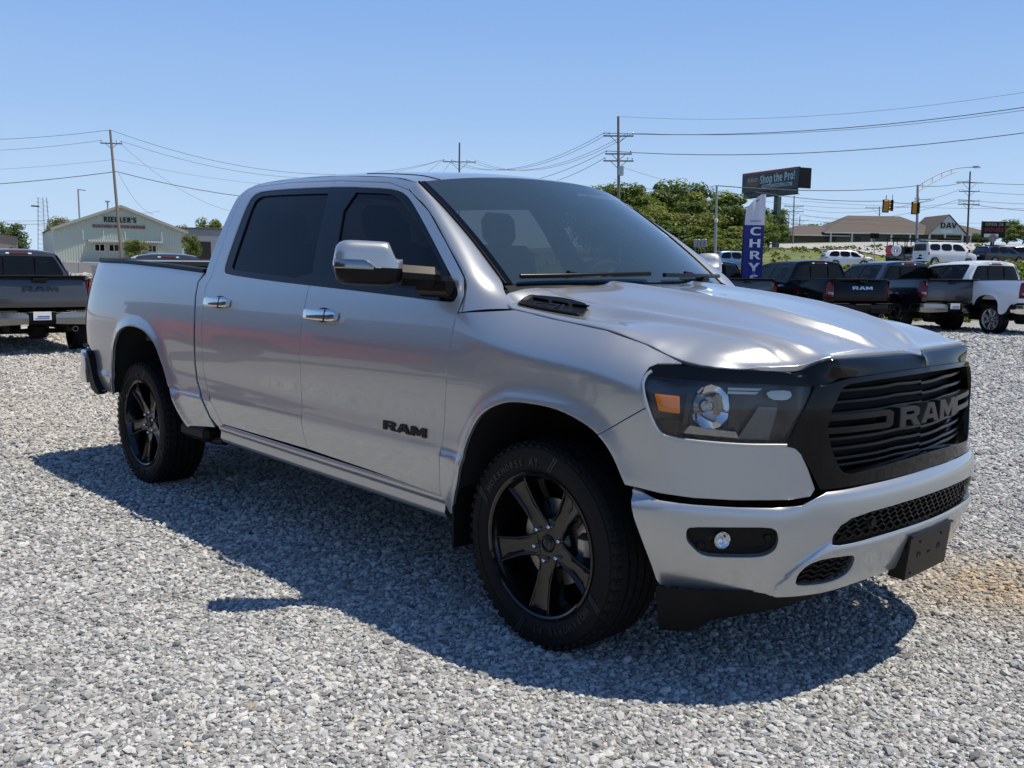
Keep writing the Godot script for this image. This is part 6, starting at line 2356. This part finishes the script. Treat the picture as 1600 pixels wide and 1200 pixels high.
	wire(p4[2], p5[0], 2.5, .045, "upper wire between the dark pole and the thin far pole")
	wire(p4[4], p5[2], 2.5, .045, "lower wire between the dark pole and the thin far pole")
	wire(p4[6], px(975, 262, 150), 3.0, .04, "long wire passing behind the billboard")
	wire(px(960, 280, 85), px(1120, 290, 60), .6, .03, "wire from the tall pole down to the slim grey pole")
	wire(px(1384, 314, 90), px(1460, 312, 95), .3, .05, "span wire carrying the traffic signals")
	wire(px(1384, 314, 90), px(1180, 300, 90), .3, .05, "span wire from the signals to the left")
	for e in [[322, 0.05], [345, .04], [352, .04]]:
		wire(px(1250, e[0] - 8, 200), px(1750, e[0], 200), 1.0, e[1], "faint far wire behind the long building's roof, at height %s" % ("one" if e[0] == 322 else ("two" if e[0] == 345 else "three")))

func banner() -> void:
	var c := px(1176, 424, 27)
	var foot := Vector3(c.x, land(c.x, c.z), c.z)
	var f := thing("feather_banner", "tall blue and white feather banner with white capital letters", "banner", foot, .80)
	var H := 3.85
	var mb := MB.new()
	var pole := []
	for k in 15:
		var t := k / 14.0
		pole.append(Vector3(-.27 - .05 * sin(PI * t) + .50 * pow(maxf(0, (t - .84) / .16), 2.0), lerpf(0, H, t) - .10 * pow(t, 8.0), 0))
	mb.tube(pole, .016, 6)
	obj("pole", mb, M.satin, f)
	var wavy := func(x: float, y: float) -> Vector3:
		return Vector3(x, y, .035 * sin(x * 17.0 + y * 1.1) * smoothstep(.2, .9, x + .6) + .03 * sin(y * 2.2))
	var left := func(y: float) -> float:
		var t := y / H
		return -.255 - .05 * sin(PI * t) + .48 * pow(maxf(0, (t - .84) / .16), 2.0)
	var part := func(y0: float, y1: float) -> PackedVector2Array:
		var o := PackedVector2Array()
		for k in 13: o.push_back(Vector2(left.call(lerpf(y0, y1, k / 12.0)), lerpf(y0, y1, k / 12.0)))
		o.push_back(Vector2(maxf(.27, left.call(y1) + .02), y1))
		o.push_back(Vector2(.27, y0))
		return o
	var white := mat("banner_white", lin(.62, .62, .68), .8)
	white.backlight_enabled = true
	white.backlight = Color(.5, .5, .5)
	var blue := mat("banner_blue", lin(.030, .036, .22), .8)
	mb = MB.new()
	panel(mb, wavy, part.call(2.95, 3.80), .05, .0)
	obj("white_cloth", mb, white, f)
	mb = MB.new()
	panel(mb, wavy, part.call(.45, 2.947), .05, .0)
	var bc := obj("blue_cloth", mb, blue, f)
	var y := 2.77
	for ch in ["C", "H", "R", "Y", "S", "L", "E"]:
		var tm := text_mesh(ch, .0066, .006)
		var o := objm("banner_letter", tm, M.white, bc)
		o.position = Vector3(.02, y, .05)
		o.scale = Vector3(1.75, 1, 1)
		y -= .335
	mb = MB.new()
	for k in 9: mb.box(Vector3(-.13 + k * .035, 3.06, .05), Vector3(.022, .03, .004), 0)
	obj("banner_print", mb, M.print_blue, f)

# ---------------------------------------------------------------- plants
func leaf_crown(seed_: int, r: Vector3, clumps: int, per: int, leaf: float, base: Color, spread := .5) -> ArrayMesh:
	var rng := RandomNumberGenerator.new()
	rng.seed = seed_
	var m := MB.new()
	m.use_col = true
	for c in clumps:
		var dir := Vector3(rng.randf_range(-1, 1), rng.randf_range(-.75, 1), rng.randf_range(-1, 1)).normalized()
		var ce := dir * r * pow(rng.randf(), .45) * .86
		var cr := r.length() / 1.73 * rng.randf_range(.20, .36)
		var tone := rng.randf_range(.65, 1.35)
		var warm := rng.randf_range(-.12, .18)
		for k in per:
			var d := Vector3(rng.randf_range(-1, 1), rng.randf_range(-1, 1), rng.randf_range(-1, 1))
			if d.length() < .05: continue
			d = d.normalized()
			var p := ce + d * cr * pow(rng.randf(), .35) * Vector3(1, .75, 1)
			var n := (d + Vector3(rng.randf_range(-1, 1), rng.randf_range(0.0, 1.5), rng.randf_range(-1, 1)) * .75).normalized()
			var u := n.cross(Vector3(rng.randf_range(-1, 1), rng.randf_range(-1, 1), rng.randf_range(-1, 1))).normalized()
			var w := n.cross(u)
			var s := leaf * rng.randf_range(.6, 1.3)
			var f := tone * rng.randf_range(.8, 1.2)
			m.col = Color(base.r * f * (1.0 + warm), base.g * f, base.b * f * (1.0 - warm))
			var a := m.vert(p - u * s, n)
			var b := m.vert(p + w * s * .5 + n * s * .12, n)
			var e := m.vert(p + u * s, n)
			var g := m.vert(p - w * s * .5 + n * s * .12, n)
			m.quad(a, b, e, g)
	return m.mesh()

func leaf_mat(called: String) -> StandardMaterial3D:
	var m := mat(called, Color(1, 1, 1), .6)
	m.vertex_color_use_as_albedo = true
	m.backlight_enabled = true
	m.backlight = Color(.85, .95, .5)
	return m

func make_tree(proto: String, label: String, at: Vector3, h: float, wid: float, crown: Mesh, lm: Material, bark: Material, turn: float, grp: String, trunk := .28) -> void:
	var t := thing(proto, label, "tree", at, turn, grp)
	var mb := MB.new()
	var r := h * .022 + .05
	mb.tube([Vector3.ZERO, Vector3(.05, h * trunk, 0), Vector3(.1, h * .62, .1)], r, 8, true, r * .4)
	for k in 5:
		var a := TAU * k / 5.0 + .4
		mb.tube([Vector3(.05, h * (trunk + .05 * k), 0), Vector3(cos(a) * wid * .22, h * (trunk + .16 + .05 * k), sin(a) * wid * .22), Vector3(cos(a) * wid * .36, h * (trunk + .30 + .06 * k), sin(a) * wid * .36)], r * .45, 6, true, r * .12)
	obj("trunk", mb, bark, t)
	var o := objm("crown", crown, lm, t)
	o.position = Vector3(0, h * (.5 + trunk * .55), 0)
	o.scale = Vector3(wid * .5, h * (.5 - trunk * .40), wid * .5)

func plants() -> void:
	var lm := leaf_mat("leaves")
	var bark := mat("bark", lin(.10, .08, .06), .9)
	var c1 := leaf_crown(1, Vector3.ONE, 50, 115, .058, Color(.11, .155, .034))
	var c2 := leaf_crown(2, Vector3.ONE, 54, 110, .055, Color(.14, .18, .042))
	var c3 := leaf_crown(3, Vector3.ONE, 44, 115, .052, Color(.185, .205, .052))
	var c4 := leaf_crown(4, Vector3.ONE, 50, 110, .060, Color(.080, .125, .034))
	var k := 0
	# the wooded bank in the middle: x pixel, top, bottom, distance, width, crown, words
	for e in [
		[925, 292, 400, 128, 8.0, c1, "dark leafy tree at the left end of the wood, just above the truck's roof"],
		[952, 286, 400, 124, 8.5, c2, "leafy tree behind the tall wooden pole"],
		[985, 288, 400, 120, 8.5, c1, "round tree just right of the tall wooden pole"],
		[1012, 290, 400, 132, 8.0, c4, "dark tree in the back row of the wood, left of its highest top"],
		[1040, 282, 400, 128, 8.0, c1, "highest tree of the wood"],
		[1066, 279, 400, 136, 7.5, c4, "pointed dark tree top at the highest part of the wood"],
		[1092, 292, 400, 124, 8.5, c2, "light green tree right of the highest one"],
		[1120, 302, 400, 120, 8.0, c1, "tree behind the slim grey pole"],
		[1143, 318, 402, 118, 7.0, c2, "smaller tree left of the banner at the wood's right end"],
		[1000, 316, 404, 108, 8.0, c3, "yellowish willow like tree in the middle of the wood's front"],
		[1040, 325, 406, 104, 7.5, c2, "broad bright tree in front of the highest one"],
		[1080, 330, 408, 104, 7.5, c3, "yellow green bushy tree in the wood's front row"],
		[960, 325, 404, 106, 8.0, c2, "mid green tree low in the wood, half behind the windscreen"],
		[1178, 330, 396, 150, 6.0, c4, "dark narrow tree behind the banner"],
		[1200, 318, 398, 160, 6.0, c4, "dark tree just left of the billboard post"],
		[1192, 350, 400, 140, 6.0, c1, "low dark tree between banner and billboard post"],
	]:
		var top := px(e[0], e[1], e[3])
		var b := px(e[0], e[2], e[3])
		var by := land(b.x, b.z) - .2
		make_tree("leafy_tree", e[6], Vector3(b.x, by, b.z), (top.y - by) * 1.02, e[4] * 1.25, e[5], lm, bark, k * 1.7, "trees of the wood behind the road", .12)
		k += 1
	for e in [[1000, 350, 412, 99, 8.0, c2, "mid green bush below the yellowish willow like tree"], [1076, 352, 412, 100, 8.0, c1, "dark green bush at the foot of the wood, left of the slim pole"], [1130, 345, 410, 104, 8.0, c2, "tall green bush between the slim pole and the banner"], [1060, 372, 408, 98, 6.0, c3, "low yellow green bush below the wood, left of the slim pole"], [1100, 368, 410, 96, 6.0, c3, "low yellow green bush below the wood, right of the slim pole"], [1140, 366, 408, 98, 5.5, c2, "green bush beside the banner's left edge"], [1020, 376, 408, 98, 6.0, c2, "green bush low beside the windscreen's far pillar"]]:
		var top := px(e[0], e[1], e[3])
		var b := px(e[0], e[2], e[3])
		var by := land(b.x, b.z) - .2
		make_tree("leafy_bush", e[6], Vector3(b.x, by, b.z), top.y - by, e[4] * 1.2, e[5], lm, bark, k * 1.7, "bushes at the foot of the wood", .04)
		k += 1
	for e in [
		[1290, 345, 392, 255, 14.0, c4, "dark far tree row piece left of the long building's roof"], [1255, 350, 392, 250, 12.0, c4, "far dark tree right of the thin far pole"], [1225, 358, 394, 245, 11.0, c4, "far low tree right of the billboard post"],
		[1572, 342, 392, 150, 6.0, c1, "green shrub tree right of the message board"], [1597, 350, 395, 140, 6.0, c1, "green shrub at the right edge"], [1535, 362, 392, 170, 5.0, c4, "small dark shrub behind the message board"],
	]:
		var top := px(e[0], e[1], e[3])
		var b := px(e[0], e[2], e[3])
		var by := land(b.x, b.z) - .2
		make_tree("far_tree", e[6], Vector3(b.x, by, b.z), top.y - by, e[4], e[5], lm, bark, k * 1.7, "trees round the long building", .10)
		k += 1
	for e in [
		[5, 338, 405, 140, 7.5, c4, "dark round tree at the left edge behind the tan shed"], [92, 333, 405, 150, 4.5, c3, "pale thin tree behind the workshop's left roof slope"], [100, 338, 405, 155, 4.5, c3, "second pale tree behind the workshop's left roof slope"],
		[213, 371, 409, 96, 3.2, c3, "leafy bush before the workshop's door"], [300, 360, 406, 106, 2.2, c2, "green bush at the workshop's right corner"], [333, 332, 405, 150, 6.0, c2, "round tree behind the grey shed"], [285, 346, 405, 160, 3.5, c3, "small pale tree behind the workshop's right roof slope"],
	]:
		var top := px(e[0], e[1], e[3])
		var b := px(e[0], e[2], e[3])
		make_tree("yard_tree", e[6], Vector3(b.x, 1.38, b.z), top.y - 1.38, e[4], e[5], lm, bark, k * 1.7, "trees round the workshop", .08)
		k += 1
	# tufts on the banks
	var rng := RandomNumberGenerator.new()
	rng.seed = 9
	var tuft := leaf_crown(8, Vector3(.5, .4, .5), 5, 14, .16, Color(.16, .17, .04))
	var xs := []
	var cs := PackedColorArray()
	for i in 5200:
		var t := rng.randf_range(31.5, 77.0)
		var s := rng.randf_range(4.0, 62.0)
		if i % 9 == 0:
			t = rng.randf_range(93.0, 150.0)
			s = rng.randf_range(0.0, 62.0)
		var q := at_ts(t, s)
		var sc := rng.randf_range(.35, .95) * (1.0 if t > 45.0 else .6)
		xs.append(Transform3D(Basis(Vector3.UP, rng.randf() * TAU).scaled(Vector3(sc, sc * rng.randf_range(.6, 1.2), sc)), Vector3(q.x, land(q.x, q.y) + .1 * sc, q.y)))
		var f := rng.randf_range(.85, 1.5)
		cs.push_back(Color(f * rng.randf_range(.7, 1.15), f, f * .8))
	var o := scatter("weeds", tuft, lm, xs, cs, self)
	tag(o, "yellow green weeds and long grass over the banks", "weeds", "", "stuff")
	# scrub and rubble in the yard strip before the retaining wall
	xs = []
	cs = PackedColorArray()
	for i in 700:
		var q := Vector2(rng.randf_range(-103.5, -62.0), 0)
		q.y = rng.randf_range(-50, -14) + (q.x + 103.0) * .25
		var sc := rng.randf_range(.15, .5)
		xs.append(Transform3D(Basis(Vector3.UP, rng.randf() * TAU).scaled(Vector3(sc, sc * .8, sc)), Vector3(q.x, .05, q.y)))
		var f := rng.randf_range(.6, 1.2)
		cs.push_back(Color(f * 1.2, f, f))
	o = scatter("yard_weeds", tuft, lm, xs, cs, self)
	tag(o, "dry scattered weeds in the gravel before the retaining wall", "weeds", "", "stuff")
	var rocks := []
	cs = PackedColorArray()
	for i in 420:
		var q := Vector2(rng.randf_range(-103.0, -88.0), rng.randf_range(-48, -20))
		var sc := rng.randf_range(.3, .9)
		rocks.append(Transform3D(Basis(Vector3(rng.randf(), rng.randf(), rng.randf()).normalized(), rng.randf() * TAU).scaled(Vector3(sc, sc * .7, sc)), Vector3(q.x, .1, q.y)))
		var v := rng.randf_range(.22, .45)
		cs.push_back(Color(v, v * .96, v * .88))
	var st := mat("rubble_stone", Color(1, 1, 1), .95)
	st.vertex_color_use_as_albedo = true
	tag(scatter("rubble", stone_mesh(61), st, rocks, cs, self), "pale broken rock below the retaining wall", "rubble", "", "stuff")
	# scrap heap by the rusty shed
	var heap := thing("scrap_heap", "rusty heap of scrap metal beside the workshop's left corner", "scrap heap", Vector3(-112.5, 1.4, -29.6))
	for j in 14:
		var mb := MB.new()
		mb.box(Vector3(rng.randf_range(-2, 2), rng.randf_range(.2, 1.5), rng.randf_range(-1.6, 1.6)), Vector3(rng.randf_range(.2, 1.0), rng.randf_range(.1, .35), rng.randf_range(.1, .5)), .02, Basis.from_euler(Vector3(rng.randf(), rng.randf() * 3.0, rng.randf())))
		obj("scrap_piece", mb, mat("rust", lin(.07, .05, .04), .9), heap)

func behind_camera() -> void:
	# the dealership the doors mirror
	var b := thing("showroom_building", "long grey showroom with tall dark glass, behind the standpoint", "building", Vector3(-26, 0, 21))
	var mb := MB.new()
	mb.box(Vector3(0, 3.6, 6), Vector3(70, 7.2, 12), .05)
	obj("wall", mb, mat("showroom_grey", lin(.105, .108, .115), .6), b)
	mb = MB.new()
	mb.box(Vector3(0, 7.4, 6), Vector3(71, .5, 13), .05)
	obj("roof", mb, mat("showroom_top", lin(.10), .6), b)
	for k in 12:
		mb = MB.new()
		mb.box(Vector3(-30 + k * 5.4, 2.2, -.04), Vector3(4.6, 3.6, .1), .02)
		obj("window", mb, M.gloss, b)

func surroundings() -> void:
	lot_trucks()
	road_cars()
	metal_building()
	brick_building()
	poles_and_wires()
	banner()
	plants()
	behind_camera()

func clear_sky() -> ImageTexture:
	# a cloudless sky: pale at the horizon, deep blue overhead
	var el := [0.0, 4.0, 9.0, 15.0, 25.0, 45.0, 90.0]
	var co := [Vector3(.54, .69, .85), Vector3(.44, .61, .83), Vector3(.31, .49, .79), Vector3(.225, .40, .75), Vector3(.15, .30, .64), Vector3(.09, .20, .48), Vector3(.06, .14, .36)]
	var w := 512
	var h := 256
	var im := Image.create(w, h, false, Image.FORMAT_RGBF)
	for y in h:
		var e := 90.0 - 180.0 * (y + .5) / h
		var c := Vector3(.30, .30, .28)
		if e >= 0.0:
			for k in el.size() - 1:
				if e >= el[k] and e <= el[k + 1]: c = co[k].lerp(co[k + 1], smoothstep(0, 1, (e - el[k]) / (el[k + 1] - el[k])) * .3 + .7 * (e - el[k]) / (el[k + 1] - el[k]))
		for x in w: im.set_pixel(x, y, Color(c.x, c.y, c.z))
	return ImageTexture.create_from_image(im)

func _ready() -> void:
	# camera
	var cam := Camera3D.new()
	cam.name = "camera"
	cam.fov = 44.027
	cam.near = 0.05
	cam.far = 3000.0
	cam.transform = Transform3D(Basis(Vector3(.689957, .014119, -.723713), Vector3(-.097425, .992524, -.073519), Vector3(.717264, .121233, .686174)), Vector3(2.452168, 1.442796, 3.453777))
	add_child(cam)
	cam.current = true
	# sky, sun, exposure
	var env := Environment.new()
	env.background_mode = Environment.BG_SKY
	var sm := PanoramaSkyMaterial.new()
	sm.panorama = clear_sky()
	var sky := Sky.new()
	sky.sky_material = sm
	env.sky = sky
	env.tonemap_mode = Environment.TONE_MAPPER_LINEAR
	env.tonemap_exposure = 1.10
	env.sdfgi_enabled = true
	env.ssao_enabled = true
	env.ssil_enabled = true
	var we := WorldEnvironment.new()
	we.name = "environment"
	we.environment = env
	add_child(we)
	var sun := DirectionalLight3D.new()
	sun.name = "sun"
	sun.light_energy = 1.6
	sun.light_color = Color(1.0, .955, .88)
	sun.light_angular_distance = 0.5
	sun.shadow_enabled = true
	add_child(sun)
	sun.look_at_from_position(Vector3.ZERO, Vector3(-.255, -1.0, .268), Vector3(1, 0, 0))
	skin_setup()
	truck_materials()
	M.print_blue = mat("print_blue", lin(.05, .10, .30), .5)
	var t := thing("pickup_truck", "large silver crew cab pickup with black wheels and black grille, filling the foreground", "pickup truck")
	make_pickup(t, M.silver, true, {})
	ground()
	surroundings()
	print("built ", Time.get_ticks_msec())
